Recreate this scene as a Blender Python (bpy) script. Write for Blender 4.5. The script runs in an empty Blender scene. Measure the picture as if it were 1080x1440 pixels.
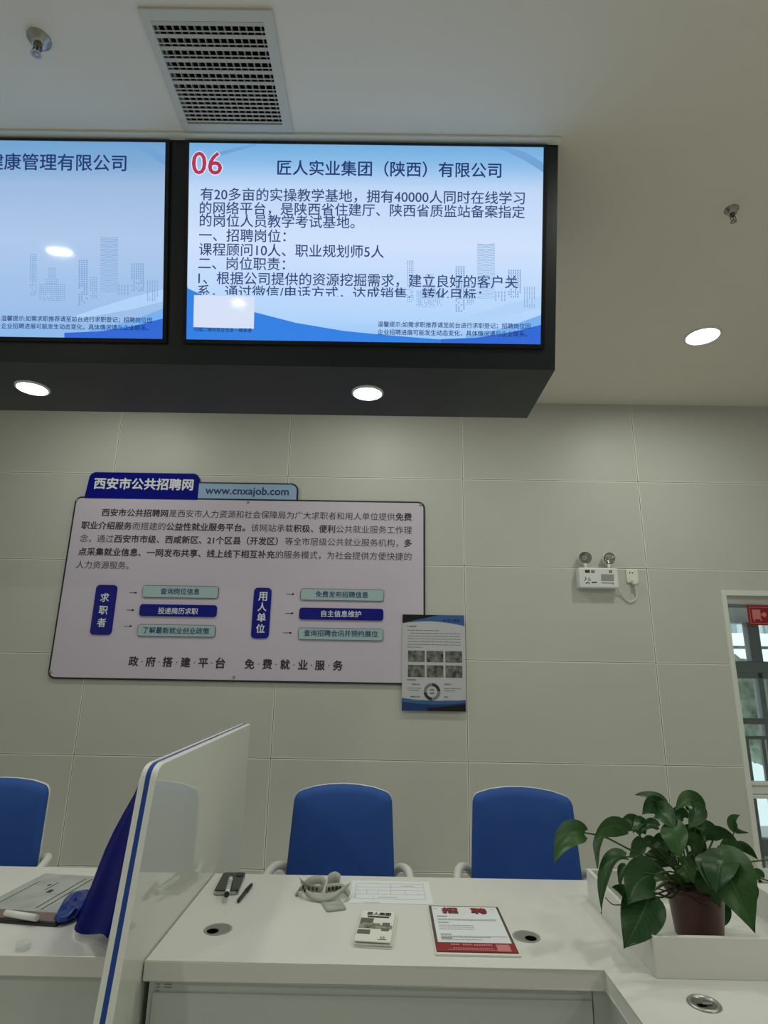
import bpy, bmesh, math, random
from mathutils import Vector, Matrix, noise

random.seed(4)
SC = bpy.context.scene
COL = SC.collection

# ------------------------------------------------------------------ camera
CAM = Vector((0.0, 0.0, 1.46))
FPX, PITCH, YAW, ROLL = 814.3, 0.2562, -0.0048, 0.0169


def cam_axes():
    cp, sp, cy, sy = math.cos(PITCH), math.sin(PITCH), math.cos(YAW), math.sin(YAW)
    f = Vector((sy * cp, cy * cp, sp))
    rt = Vector((cy, -sy, 0))
    up = rt.cross(f)
    cr, sr = math.cos(ROLL), math.sin(ROLL)
    return cr * rt + sr * up, -sr * rt + cr * up, f


AX_R, AX_U, AX_F = cam_axes()
cam_data = bpy.data.cameras.new('camera')
cam = bpy.data.objects.new('camera', cam_data)
COL.objects.link(cam)
m3 = Matrix((AX_R, AX_U, -AX_F)).transposed()
cam.matrix_world = Matrix.Translation(CAM) @ m3.to_4x4()
cam_data.sensor_fit = 'VERTICAL'
cam_data.sensor_height = 24.0
cam_data.sensor_width = 18.0
cam_data.lens = FPX * 24.0 / 1440.0
cam_data.clip_start = 0.02
SC.camera = cam

# ------------------------------------------------------------------ world, exposure, lamp power
SC.view_settings.view_transform = 'Standard'
SC.view_settings.look = 'None'
SC.view_settings.gamma = 1.0
SC.view_settings.exposure = 0.0
SC.view_settings.use_curve_mapping = False
world = bpy.data.worlds.new('daylight')
SC.world = world
world.use_nodes = True
bg = world.node_tree.nodes['Background']
bg.inputs[0].default_value = (0.80, 0.92, 0.95, 1)
bg.inputs[1].default_value = 1.6

LAMP_TINT = (0.975, 1.0, 0.845)
LAMP_CEIL = 118.0        # radiance of the ceiling downlights
LAMP_BOX = 90.0         # radiance of the two lamps under the screen housing
LAMP_DESK_FILL = 112.0       # radiance of the unseen fill lamps added above the desk front
LAMP_HALL = 255.0        # radiance of the downlights deeper in the hall

# ------------------------------------------------------------------ view rays for reading the photo


def ray(x, y):
    return AX_R * ((x - 540) / FPX) + AX_U * ((720 - y) / FPX) + AX_F


def at_y(x, y, Y):
    d = ray(x, y)
    return CAM + d * (Y / d.y)


def at_z(x, y, Z):
    d = ray(x, y)
    return CAM + d * ((Z - CAM.z) / d.z)


class Frame:
    """a flat face in the room: origin, right, up, outward normal"""

    def __init__(s, o, u, v):
        s.o = Vector(o)
        s.u = Vector(u).normalized()
        v = Vector(v)
        s.v = (v - s.u * v.dot(s.u)).normalized()
        s.n = s.u.cross(s.v)

    def p(s, a, b, c=0.0):
        return s.o + s.u * a + s.v * b + s.n * c

    def px(s, x, y):
        d = ray(x, y)
        q = CAM + d * ((s.o - CAM).dot(s.n) / d.dot(s.n)) - s.o
        return q.dot(s.u), q.dot(s.v)


def srgb(r, g, b):
    def f(c):
        c /= 255.0
        return c / 12.92 if c <= 0.04045 else ((c + 0.055) / 1.055) ** 2.4
    return (f(r), f(g), f(b))


# ------------------------------------------------------------------ materials
def mat(name, col, rough=0.5, metal=0.0, spec=0.5, emit=None, estr=1.0, coat=0.0, trans=0.0, alpha=1.0, vary=0.0,
        vscale=6.0, bump=0.0, bscale=80.0, ior=1.45):
    m = bpy.data.materials.new(name)
    m.use_nodes = True
    nt = m.node_tree
    b = nt.nodes['Principled BSDF']
    b.inputs['Base Color'].default_value = (*col, 1)
    b.inputs['Roughness'].default_value = rough
    b.inputs['Metallic'].default_value = metal
    b.inputs['Specular IOR Level'].default_value = spec
    b.inputs['Coat Weight'].default_value = coat
    b.inputs['Coat Roughness'].default_value = 0.05
    b.inputs['Transmission Weight'].default_value = trans
    b.inputs['Alpha'].default_value = alpha
    b.inputs['IOR'].default_value = ior
    if emit:
        b.inputs['Emission Color'].default_value = (*emit, 1)
        b.inputs['Emission Strength'].default_value = estr
    if vary or bump:
        tc = nt.nodes.new('ShaderNodeTexCoord')
    if vary:
        nz = nt.nodes.new('ShaderNodeTexNoise')
        nz.inputs['Scale'].default_value = vscale
        nz.inputs['Detail'].default_value = 4
        nt.links.new(tc.outputs['Object'], nz.inputs['Vector'])
        rp = nt.nodes.new('ShaderNodeValToRGB')
        rp.color_ramp.elements[0].position = 0.3
        rp.color_ramp.elements[1].position = 0.7
        rp.color_ramp.elements[0].color = (*[c * (1 - vary) for c in col], 1)
        rp.color_ramp.elements[1].color = (*[min(1, c * (1 + vary)) for c in col], 1)
        nt.links.new(nz.outputs['Fac'], rp.inputs['Fac'])
        nt.links.new(rp.outputs['Color'], b.inputs['Base Color'])
    if bump:
        nb = nt.nodes.new('ShaderNodeTexNoise')
        nb.inputs['Scale'].default_value = bscale
        nt.links.new(tc.outputs['Object'], nb.inputs['Vector'])
        bp = nt.nodes.new('ShaderNodeBump')
        bp.inputs['Strength'].default_value = bump
        bp.inputs['Distance'].default_value = 0.002
        nt.links.new(nb.outputs['Fac'], bp.inputs['Height'])
        nt.links.new(bp.outputs['Normal'], b.inputs['Normal'])
    return m


M = {}
M['wall'] = mat('wall_panel', (0.60, 0.61, 0.585), 0.42, spec=0.35, vary=0.015, vscale=2.0)
M['wall_edge'] = mat('wall_panel_edge', (0.88, 0.90, 0.84), 0.4)
M['joint'] = mat('wall_joint', (0.30, 0.30, 0.27), 0.7)
M['ceiling'] = mat('ceiling_paint', (0.83, 0.79, 0.715), 0.9, spec=0.2, vary=0.01, vscale=1.5)
M['plain_wall'] = mat('plain_wall_paint', (0.72, 0.72, 0.68), 0.85, spec=0.2)
M['floor'] = mat('floor_tile', (0.70, 0.69, 0.66), 0.35, vary=0.05)
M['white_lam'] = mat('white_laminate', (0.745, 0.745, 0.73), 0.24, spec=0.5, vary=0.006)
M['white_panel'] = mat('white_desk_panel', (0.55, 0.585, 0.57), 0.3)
M['gloss_white'] = mat('gloss_white_panel', (0.66, 0.68, 0.63), 0.05, spec=0.5, ior=1.95)
M['edge_white'] = mat('white_edge_band', (0.85, 0.87, 0.85), 0.18)
M['edge_blue'] = mat('blue_edge_band', (0.022, 0.075, 0.36), 0.18)
M['black_box'] = mat('black_housing', (0.012, 0.015, 0.022), 0.32, spec=0.5)
M['bezel'] = mat('black_bezel', (0.006, 0.007, 0.010), 0.2)
M['alu_white'] = mat('white_aluminium', (0.80, 0.83, 0.81), 0.3)
M['alu_grey'] = mat('grey_aluminium', (0.13, 0.155, 0.15), 0.4)
M['rail_grey'] = mat('dark_grey_rail', (0.10, 0.11, 0.11), 0.4)
M['white_plastic'] = mat('white_plastic', (0.80, 0.84, 0.86), 0.35)
M['cream_plastic'] = mat('cream_plastic', (0.84, 0.84, 0.78), 0.35)
M['grey_plastic'] = mat('grey_plastic', (0.33, 0.35, 0.34), 0.35)
M['dark_plastic'] = mat('dark_plastic', (0.025, 0.027, 0.024), 0.35)
M['black_hole'] = mat('black_void', (0.004, 0.004, 0.004), 0.9, spec=0.0)
M['chrome'] = mat('chrome', (0.62, 0.63, 0.62), 0.16, metal=1.0)
M['steel'] = mat('brushed_steel', (0.45, 0.46, 0.45), 0.35, metal=1.0)
M['brass'] = mat('dull_brass', (0.22, 0.20, 0.16), 0.35, metal=0.8)
M['vent_metal'] = mat('painted_vent_metal', (0.62, 0.62, 0.57), 0.5)
M['vent_blade'] = mat('painted_vent_blade', (0.55, 0.555, 0.52), 0.5)
M['duct'] = mat('black_duct', (0.008, 0.008, 0.008), 0.9, spec=0.0)
M['chair_blue'] = mat('blue_chair_fabric', (0.022, 0.085, 0.36), 0.62, spec=0.35, bump=0.15, bscale=600)
M['chair_white'] = mat('white_chair_plastic', (0.72, 0.74, 0.70), 0.35)
M['cloth'] = mat('deep_blue_cloth', (0.002, 0.005, 0.165), 0.65, spec=0.12, bump=0.2, bscale=300)
M['pouch'] = mat('blue_plastic_film', (0.008, 0.035, 0.25), 0.22, spec=0.6)
M['paper'] = mat('white_paper', (0.80, 0.83, 0.84), 0.7, spec=0.2)
M['paper_cool'] = mat('cool_white_paper', (0.76, 0.80, 0.86), 0.7, spec=0.2)
M['paper_warm'] = mat('leaflet_paper', (0.76, 0.77, 0.72), 0.6, spec=0.3)
M['ink'] = mat('black_ink', (0.035, 0.037, 0.034), 0.6)
M['ink_soft'] = mat('grey_ink', (0.22, 0.23, 0.23), 0.6)
M['ink_faint'] = mat('faint_ink', (0.45, 0.49, 0.52), 0.6)
M['ink_red'] = mat('red_ink', (0.29, 0.016, 0.026), 0.6)
M['ink_photo'] = mat('printed_photo_ink', (0.22, 0.22, 0.185), 0.5, vary=0.7, vscale=60)
M['ink_photo_grey'] = mat('printed_grey_photo', (0.15, 0.155, 0.15), 0.5, vary=0.9, vscale=28)
M['board'] = mat('lilac_white_acrylic', (0.67, 0.60, 0.75), 0.5, spec=0.25)
M['board_line'] = mat('charcoal_edge', (0.02, 0.024, 0.03), 0.4)
M['board_ink'] = mat('charcoal_lettering', (0.045, 0.036, 0.055), 0.6)
M['navy_ink'] = mat('navy_lettering', (0.02, 0.055, 0.18), 0.5)
M['navy'] = mat('navy_acrylic', (0.008, 0.012, 0.27), 0.12, spec=0.5)
M['light_blue'] = mat('light_blue_acrylic', (0.36, 0.52, 0.78), 0.3)
M['mint'] = mat('mint_acrylic', (0.44, 0.60, 0.66), 0.12, spec=0.5)
M['mint_line'] = mat('slate_outline', (0.14, 0.16, 0.18), 0.4)
M['white_ink'] = mat('white_lettering', (0.84, 0.85, 0.92), 0.5)
M['poster_blue'] = mat('poster_blue', (0.018, 0.055, 0.20), 0.3)
M['poster_light'] = mat('poster_light_blue', (0.05, 0.14, 0.38), 0.3)
M['poster_black'] = mat('poster_black', (0.012, 0.013, 0.014), 0.3)
M['poster_paper'] = mat('poster_paper', (0.60, 0.60, 0.68), 0.3)
M['pot'] = mat('red_brown_plastic', (0.085, 0.027, 0.021), 0.33, vary=0.1)
M['soil'] = mat('potting_soil', (0.02, 0.014, 0.009), 0.95, spec=0.1, bump=1.0, bscale=120)
M['stem'] = mat('plant_stem', (0.04, 0.085, 0.025), 0.4)
M['stem_dark'] = mat('dry_root', (0.018, 0.018, 0.010), 0.6)
M['board_brown'] = mat('brown_sleeve_edge', (0.20, 0.13, 0.12), 0.3, vary=0.2, vscale=40)
M['sheet_grey'] = mat('grey_printed_sheet', (0.44, 0.46, 0.46), 0.25, vary=0.12, vscale=14)
M['sign_red'] = mat('sign_red', (0.30, 0.010, 0.018), 0.35)
M['sign_pink'] = mat('sign_pink', (0.62, 0.22, 0.21), 0.45)
M['ribbon'] = mat('grey_lanyard_ribbon', (0.40, 0.41, 0.38), 0.5)
M['foliage'] = mat('outdoor_foliage', (0.16, 0.21, 0.15), 0.8, vary=0.5, vscale=6)
M['facade'] = mat('pale_facade', (0.70, 0.76, 0.76), 0.8)
M['facade_white'] = mat('white_facade_band', (0.92, 0.96, 0.97), 0.7)
M['facade_win'] = mat('facade_window_glass', (0.30, 0.38, 0.40), 0.15)
M['soffit'] = mat('grey_soffit', (0.32, 0.33, 0.31), 0.8)
M['sill_stone'] = mat('balcony_slab', (0.45, 0.46, 0.44), 0.8)
gl = bpy.data.materials.new('window_glass')
gl.use_nodes = True
nt = gl.node_tree
for n_ in list(nt.nodes):
    nt.nodes.remove(n_)
o_ = nt.nodes.new('ShaderNodeOutputMaterial')
mx = nt.nodes.new('ShaderNodeMixShader')
tr = nt.nodes.new('ShaderNodeBsdfTransparent')
tr.inputs[0].default_value = (0.975, 0.99, 0.985, 1)
gg = nt.nodes.new('ShaderNodeBsdfGlossy')
gg.inputs['Roughness'].default_value = 0.02
fr = nt.nodes.new('ShaderNodeFresnel')
fr.inputs[0].default_value = 1.45
nt.links.new(fr.outputs[0], mx.inputs[0])
nt.links.new(tr.outputs[0], mx.inputs[1])
nt.links.new(gg.outputs[0], mx.inputs[2])
nt.links.new(mx.outputs[0], o_.inputs[0])
M['glass'] = gl
M['clear'] = mat('clear_acrylic', (0.95, 0.97, 0.95), 0.03, trans=1.0, ior=1.4)
M['film'] = mat('clear_film', (0.8, 0.82, 0.82), 0.12, alpha=0.25)


def lamp_mat(name, strength):
    return mat(name, (0.9, 0.9, 0.85), 0.5, emit=LAMP_TINT, estr=strength)


M['lamp_ceil'] = lamp_mat('downlight_diffuser', LAMP_CEIL)
M['lamp_box'] = lamp_mat('housing_lamp_diffuser', LAMP_BOX)
M['lamp_desk_fill'] = lamp_mat('desk_fill_diffuser', LAMP_DESK_FILL)
M['lamp_hall'] = lamp_mat('hall_lamp_diffuser', LAMP_HALL)


def screen_mat(name, stops, k):
    """a lit display: colour by height on the panel (object z), glass gloss on top"""
    m = mat(name, (0.01, 0.01, 0.012), 0.05, spec=0.5)
    t = m.node_tree
    b = t.nodes['Principled BSDF']
    tc = t.nodes.new('ShaderNodeTexCoord')
    sp = t.nodes.new('ShaderNodeSeparateXYZ')
    t.links.new(tc.outputs['Generated'], sp.inputs[0])
    r = t.nodes.new('ShaderNodeValToRGB')
    els = r.color_ramp.elements
    els[0].position, els[0].color = stops[0][0], (*srgb(*stops[0][1]), 1)
    els[1].position, els[1].color = stops[-1][0], (*srgb(*stops[-1][1]), 1)
    for ps, c in stops[1:-1]:
        e = els.new(ps)
        e.color = (*srgb(*c), 1)
    t.links.new(sp.outputs['Z'], r.inputs['Fac'])
    t.links.new(r.outputs['Color'], b.inputs['Emission Color'])
    b.inputs['Emission Strength'].default_value = k
    return m


def glow(name, rgb, k=1.0):
    return mat(name, (0.01, 0.01, 0.012), 0.06, emit=srgb(*rgb), estr=k)


def leaf_material():
    m = bpy.data.materials.new('pothos_leaf')
    m.use_nodes = True
    t = m.node_tree
    b = t.nodes['Principled BSDF']
    b.inputs['Roughness'].default_value = 0.38
    b.inputs['Specular IOR Level'].default_value = 0.35
    uv = t.nodes.new('ShaderNodeUVMap')
    sp = t.nodes.new('ShaderNodeSeparateXYZ')
    t.links.new(uv.outputs[0], sp.inputs[0])

    def math_(op, a, bb=None):
        n = t.nodes.new('ShaderNodeMath')
        n.operation = op
        for i, q in enumerate((a, bb)):
            if q is None:
                continue
            if isinstance(q, (int, float)):
                n.inputs[i].default_value = q
            else:
                t.links.new(q, n.inputs[i])
        return n.outputs[0]
    du = math_('ABSOLUTE', math_('SUBTRACT', sp.outputs['X'], 0.5))
    rib = math_('LESS_THAN', du, 0.018)
    ph = math_('SUBTRACT', sp.outputs['Y'], math_('MULTIPLY', du, 0.55))
    wv = math_('SINE', math_('MULTIPLY', ph, 60.0))
    vein = math_('MULTIPLY', math_('GREATER_THAN', wv, 0.93), 0.35)
    fac = math_('MAXIMUM', math_('MULTIPLY', rib, 0.8), vein)
    oi = t.nodes.new('ShaderNodeObjectInfo')
    r = t.nodes.new('ShaderNodeValToRGB')
    r.color_ramp.elements[0].color = (0.014, 0.066, 0.016, 1)
    r.color_ramp.elements[1].color = (0.036, 0.112, 0.022, 1)
    t.links.new(oi.outputs['Random'], r.inputs['Fac'])
    nz = t.nodes.new('ShaderNodeTexNoise')
    nz.inputs['Scale'].default_value = 22
    mxn = t.nodes.new('ShaderNodeMix')
    mxn.data_type = 'RGBA'
    mxn.inputs[7].default_value = (0.075, 0.16, 0.055, 1)
    t.links.new(r.outputs['Color'], mxn.inputs[6])
    t.links.new(fac, mxn.inputs[0])
    mx2 = t.nodes.new('ShaderNodeMix')
    mx2.data_type = 'RGBA'
    mx2.blend_type = 'MULTIPLY'
    mx2.inputs[0].default_value = 0.6
    t.links.new(mxn.outputs[2], mx2.inputs[6])
    rr = t.nodes.new('ShaderNodeValToRGB')
    rr.color_ramp.elements[0].color = (0.5, 0.5, 0.5, 1)
    t.links.new(nz.outputs['Fac'], rr.inputs['Fac'])
    t.links.new(rr.outputs['Color'], mx2.inputs[7])
    t.links.new(mx2.outputs[2], b.inputs['Base Color'])
    return m


M['leaf'] = leaf_material()

# ------------------------------------------------------------------ mesh helpers
ORIGIN = {}


class MB:
    def __init__(s):
        s.bm = bmesh.new()
        s.uv = None

    def face(s, pts, mi=0):
        vs = [s.bm.verts.new(p) for p in pts]
        try:
            f = s.bm.faces.new(vs)
            f.material_index = mi
            return f
        except ValueError:
            return None

    def box(s, lo, hi, bev=0.0, mi=0, rot=None, piv=None):
        x0, y0, z0 = lo
        x1, y1, z1 = hi
        tmp = bmesh.new()
        bmesh.ops.create_cube(tmp, size=1)
        for v in tmp.verts:
            v.co = Vector(((x0 + x1) / 2 + v.co.x * (x1 - x0), (y0 + y1) / 2 + v.co.y * (y1 - y0),
                           (z0 + z1) / 2 + v.co.z * (z1 - z0)))
        if bev:
            bmesh.ops.bevel(tmp, geom=tmp.edges[:], offset=bev, segments=2, affect='EDGES', profile=0.5)
        if rot is not None:
            pv = Vector(piv) if piv is not None else Vector(((x0 + x1) / 2, (y0 + y1) / 2, (z0 + z1) / 2))
            for v in tmp.verts:
                v.co = pv + rot @ (v.co - pv)
        s.merge(tmp, mi)
        return s

    def merge(s, tmp, mi=0):
        mp = {}
        for v in tmp.verts:
            mp[v] = s.bm.verts.new(v.co)
        for f in tmp.faces:
            try:
                g = s.bm.faces.new([mp[v] for v in f.verts])
                g.material_index = mi
                g.smooth = f.smooth
            except ValueError:
                pass
        tmp.free()

    def tube(s, pts, r, n=8, mi=0, caps=True):
        pts = [Vector(p) for p in pts]
        rs = r if isinstance(r, (list, tuple)) else [r] * len(pts)
        prev = None
        up = Vector((0, 0, 1))
        for i, p in enumerate(pts):
            t = (pts[min(i + 1, len(pts) - 1)] - pts[max(i - 1, 0)])
            if t.length < 1e-9:
                t = Vector((0, 0, 1))
            t.normalize()
            if i == 0:
                a = t.cross(up)
                if a.length < 0.05:
                    a = t.cross(Vector((1, 0, 0)))
            else:
                a = a - t * a.dot(t)
            a.normalize()
            b = t.cross(a)
            ring = [s.bm.verts.new(p + (a * math.cos(2 * math.pi * k / n) + b * math.sin(2 * math.pi * k / n)) * rs[i])
                    for k in range(n)]
            if prev:
                for k in range(n):
                    f = s.bm.faces.new((prev[k], prev[(k + 1) % n], ring[(k + 1) % n], ring[k]))
                    f.material_index = mi
                    f.smooth = True
            elif caps:
                s.bm.faces.new(ring[::-1]).material_index = mi
            prev = ring
        if caps:
            s.bm.faces.new(prev).material_index = mi
        return s

    def lathe(s, prof, c=(0, 0, 0), axis=(0, 0, 1), n=28, mi=0, smooth=True, close=True):
        ax = Vector(axis).normalized()
        a = ax.cross(Vector((0, 1, 0)))
        if a.length < 0.1:
            a = ax.cross(Vector((1, 0, 0)))
        a.normalize()
        b = ax.cross(a)
        c = Vector(c)
        prev = None
        for (r, h) in prof:
            if r < 1e-6:
                ring = [s.bm.verts.new(c + ax * h)]
            else:
                ring = [s.bm.verts.new(c + ax * h + (a * math.cos(2 * math.pi * k / n) + b * math.sin(2 * math.pi * k / n)) * r)
                        for k in range(n)]
            if prev:
                for k in range(n):
                    k2 = (k + 1) % n
                    if len(prev) == 1 and len(ring) == 1:
                        break
                    if len(prev) == 1:
                        q = (prev[0], ring[k2], ring[k])
                    elif len(ring) == 1:
                        q = (prev[k], prev[k2], ring[0])
                    else:
                        q = (prev[k], prev[k2], ring[k2], ring[k])
                    f = s.bm.faces.new(q)
                    f.material_index = mi
                    f.smooth = smooth
            prev = ring
        return s

    def plate(s, fr, poly, c0, c1, mi=0):
        """polygon (a,b) on a frame extruded from c0 to c1"""
        lo = [s.bm.verts.new(fr.p(a, b, c0)) for a, b in poly]
        hi = [s.bm.verts.new(fr.p(a, b, c1)) for a, b in poly]
        n = len(poly)
        s.bm.faces.new(hi).material_index = mi
        s.bm.faces.new(lo[::-1]).material_index = mi
        for k in range(n):
            s.bm.faces.new((lo[k], lo[(k + 1) % n], hi[(k + 1) % n], hi[k])).material_index = mi
        return s

    def flat(s, fr, poly, c, mi=0):
        s.face([fr.p(a, b, c) for a, b in poly], mi)
        return s

    def grid(s, rows, mi=0, smooth=True, uv=None):
        vs = [[s.bm.verts.new(p) for p in r] for r in rows]
        lay = None
        if uv:
            lay = s.bm.loops.layers.uv.verify()
        for i in range(len(vs) - 1):
            for j in range(len(vs[0]) - 1):
                f = s.bm.faces.new((vs[i][j], vs[i][j + 1], vs[i + 1][j + 1], vs[i + 1][j]))
                f.smooth = smooth
                f.material_index = mi
                if uv:
                    for lp, (ii, jj) in zip(f.loops, ((i, j), (i, j + 1), (i + 1, j + 1), (i + 1, j))):
                        lp[lay].uv = (jj / (len(vs[0]) - 1), ii / (len(vs) - 1))
        return s

    def build(s, name, m, parent=None, normals=True, recentre=True):
        if normals:
            bmesh.ops.recalc_face_normals(s.bm, faces=s.bm.faces[:])
        off = Vector((0, 0, 0))
        if parent is not None:
            off = ORIGIN[parent.name]
        elif recentre and len(s.bm.verts):
            xs = [v.co.x for v in s.bm.verts]
            ys = [v.co.y for v in s.bm.verts]
            zs = [v.co.z for v in s.bm.verts]
            off = Vector(((min(xs) + max(xs)) / 2, (min(ys) + max(ys)) / 2, min(zs)))
        if off.length:
            bmesh.ops.translate(s.bm, verts=s.bm.verts[:], vec=-off)
        me = bpy.data.meshes.new(name)
        s.bm.to_mesh(me)
        s.bm.free()
        for q in (m if isinstance(m, (list, tuple)) else [m]):
            me.materials.append(q)
        o = bpy.data.objects.new(name, me)
        COL.objects.link(o)
        ORIGIN[o.name] = off
        if parent is not None:
            o.parent = parent
        else:
            o.location = off
        return o


def tag(o, label, cat, group=None, kind=None):
    o['label'] = label
    o['category'] = cat
    if group:
        o['group'] = group
    if kind:
        o['kind'] = kind
    return o


def thing(name, loc, label, cat, group=None):
    o = bpy.data.objects.new(name, None)
    o.empty_display_size = 0.05
    COL.objects.link(o)
    o.location = loc
    ORIGIN[o.name] = Vector(loc)
    return tag(o, label, cat, group)


def struct(o):
    o['kind'] = 'structure'
    return o


def copy_tree(src, loc, rz, label):
    r = src.copy()
    COL.objects.link(r)
    r.location = loc
    r.rotation_euler = (0, 0, rz)
    r['label'] = label
    for ch in list(src.children):
        c = ch.copy()
        COL.objects.link(c)
        c.parent = r
        for g in list(ch.children):
            d = g.copy()
            COL.objects.link(d)
            d.parent = c
    return r


def rrect(a0, b0, a1, b1, r, n=5):
    pts = []
    for cx, cy, s0 in ((a1 - r, b1 - r, 0), (a0 + r, b1 - r, 90), (a0 + r, b0 + r, 180), (a1 - r, b0 + r, 270)):
        for k in range(n + 1):
            t = math.radians(s0 + 90 * k / n)
            pts.append((cx + r * math.cos(t), cy + r * math.sin(t)))
    return pts


def bez(p0, p1, p2, n=12):
    p0, p1, p2 = Vector(p0), Vector(p1), Vector(p2)
    return [(1 - t) ** 2 * p0 + 2 * t * (1 - t) * p1 + t * t * p2 for t in (i / n for i in range(n + 1))]


def spline(pts, n=6):
    pts = [Vector(p) for p in pts]
    out = []
    for i in range(len(pts) - 1):
        a = pts[max(i - 1, 0)]
        b = pts[i]
        c = pts[i + 1]
        d = pts[min(i + 2, len(pts) - 1)]
        for k in range(n):
            t = k / n
            out.append(0.5 * ((2 * b) + (c - a) * t + (2 * a - 5 * b + 4 * c - d) * t * t + (3 * b - a - 3 * c + d) * t ** 3))
    out.append(pts[-1])
    return out


# ------------------------------------------------------------------ lettering
GLYPHS = {}


def glyphs(s, bold=0.0):
    k = (s, bold)
    if k not in GLYPHS:
        cu = bpy.data.curves.new('lettering', 'FONT')
        cu.body = s
        cu.size = 1.0
        cu.resolution_u = 3
        o = bpy.data.objects.new('lettering', cu)
        COL.objects.link(o)
        dg = bpy.context.evaluated_depsgraph_get()
        me = bpy.data.meshes.new_from_object(o.evaluated_get(dg))
        vs, fs = [], []
        for dx, dy in (((0, 0),) if bold <= 0.006 else ((bold, 0), (-bold, 0), (0, bold), (0, -bold))):
            k0 = len(vs)
            vs += [(v.co.x + dx, v.co.y + dy, k0) for v in me.vertices]
            fs += [tuple(i + k0 for i in p.vertices) for p in me.polygons]
        bpy.data.objects.remove(o)
        bpy.data.curves.remove(cu)
        bpy.data.meshes.remove(me)
        GLYPHS[k] = (vs, fs)
    return GLYPHS[k]


def put_text(mb, fr, s, a0, a1, b, c, bold=0.0, hscale=None, mi=0, clip=None):
    """text s between a0 and a1 on a frame, centred on height b; hscale sets letter height separately"""
    vs, fs = glyphs(s, bold)
    if not vs:
        return
    x0 = min(v[0] for v in vs)
    x1 = max(v[0] for v in vs)
    k = (a1 - a0) / (x1 - x0)
    ky = hscale if hscale else k
    tmp = bmesh.new()
    lays = sorted({v[2] for v in vs})
    tv = [tmp.verts.new((a0 + (x - x0) * k, b + (y - 0.37) * ky, 6e-5 * lays.index(l_))) for x, y, l_ in vs]
    for f in fs:
        try:
            tmp.faces.new([tv[i] for i in f])
        except ValueError:
            pass
    if clip is not None:
        g = tmp.verts[:] + tmp.edges[:] + tmp.faces[:]
        bmesh.ops.bisect_plane(tmp, geom=g, plane_co=(0, clip, 0), plane_no=(0, -1, 0), clear_outer=True)
    for v in tmp.verts:
        v.co = fr.p(v.co.x, v.co.y, c + v.co.z)
    mb.merge(tmp, mi)


def px_text(mb, fr, s, xl, xr, yc, c, bold=0.0, mi=0, clip_y=None, hmul=1.0):
    a0, _ = fr.px(xl, yc)
    a1, _ = fr.px(xr, yc)
    _, b = fr.px((xl + xr) / 2, yc)
    cl = None if clip_y is None else fr.px((xl + xr) / 2, clip_y)[1]
    hs = None
    if hmul != 1.0:
        vs, _f = glyphs(s, bold)
        hs = (a1 - a0) / (max(v[0] for v in vs) - min(v[0] for v in vs)) * hmul
    put_text(mb, fr, s, a0, a1, b, c, bold, hs, mi, cl)


def text_part(parent, m, fr, s, xl, xr, yc, c, bold=0.0, clip_y=None):
    q = MB()
    px_text(q, fr, s, xl, xr, yc, c, bold, 0, clip_y)
    return q.build('lettering', m, parent, normals=False)


def px_char(mb, fr, ch, x, y, size_px, c, bold=0.0, mi=0):
    px_text(mb, fr, ch, x - size_px / 2, x + size_px / 2, y, c, bold, mi)


def px_poly(fr, pts):
    return [fr.px(x, y) for x, y in pts]


# ================================================================== SETTING
WY = 3.787
CEIL = 3.27
X0, X1, YB = -4.6, 5.2, -7.5
SEAM_X = [-1.882 + 1.2 * i for i in range(-3, 7)]
SEAM_Z = [0.2911 - 0.6, 0.2911, 0.8919, 1.4926, 2.0933, 2.694, 3.2947]
OPEN = (2.185, 3.95, 0.28, 1.955)     # window opening in the panelled wall


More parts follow.
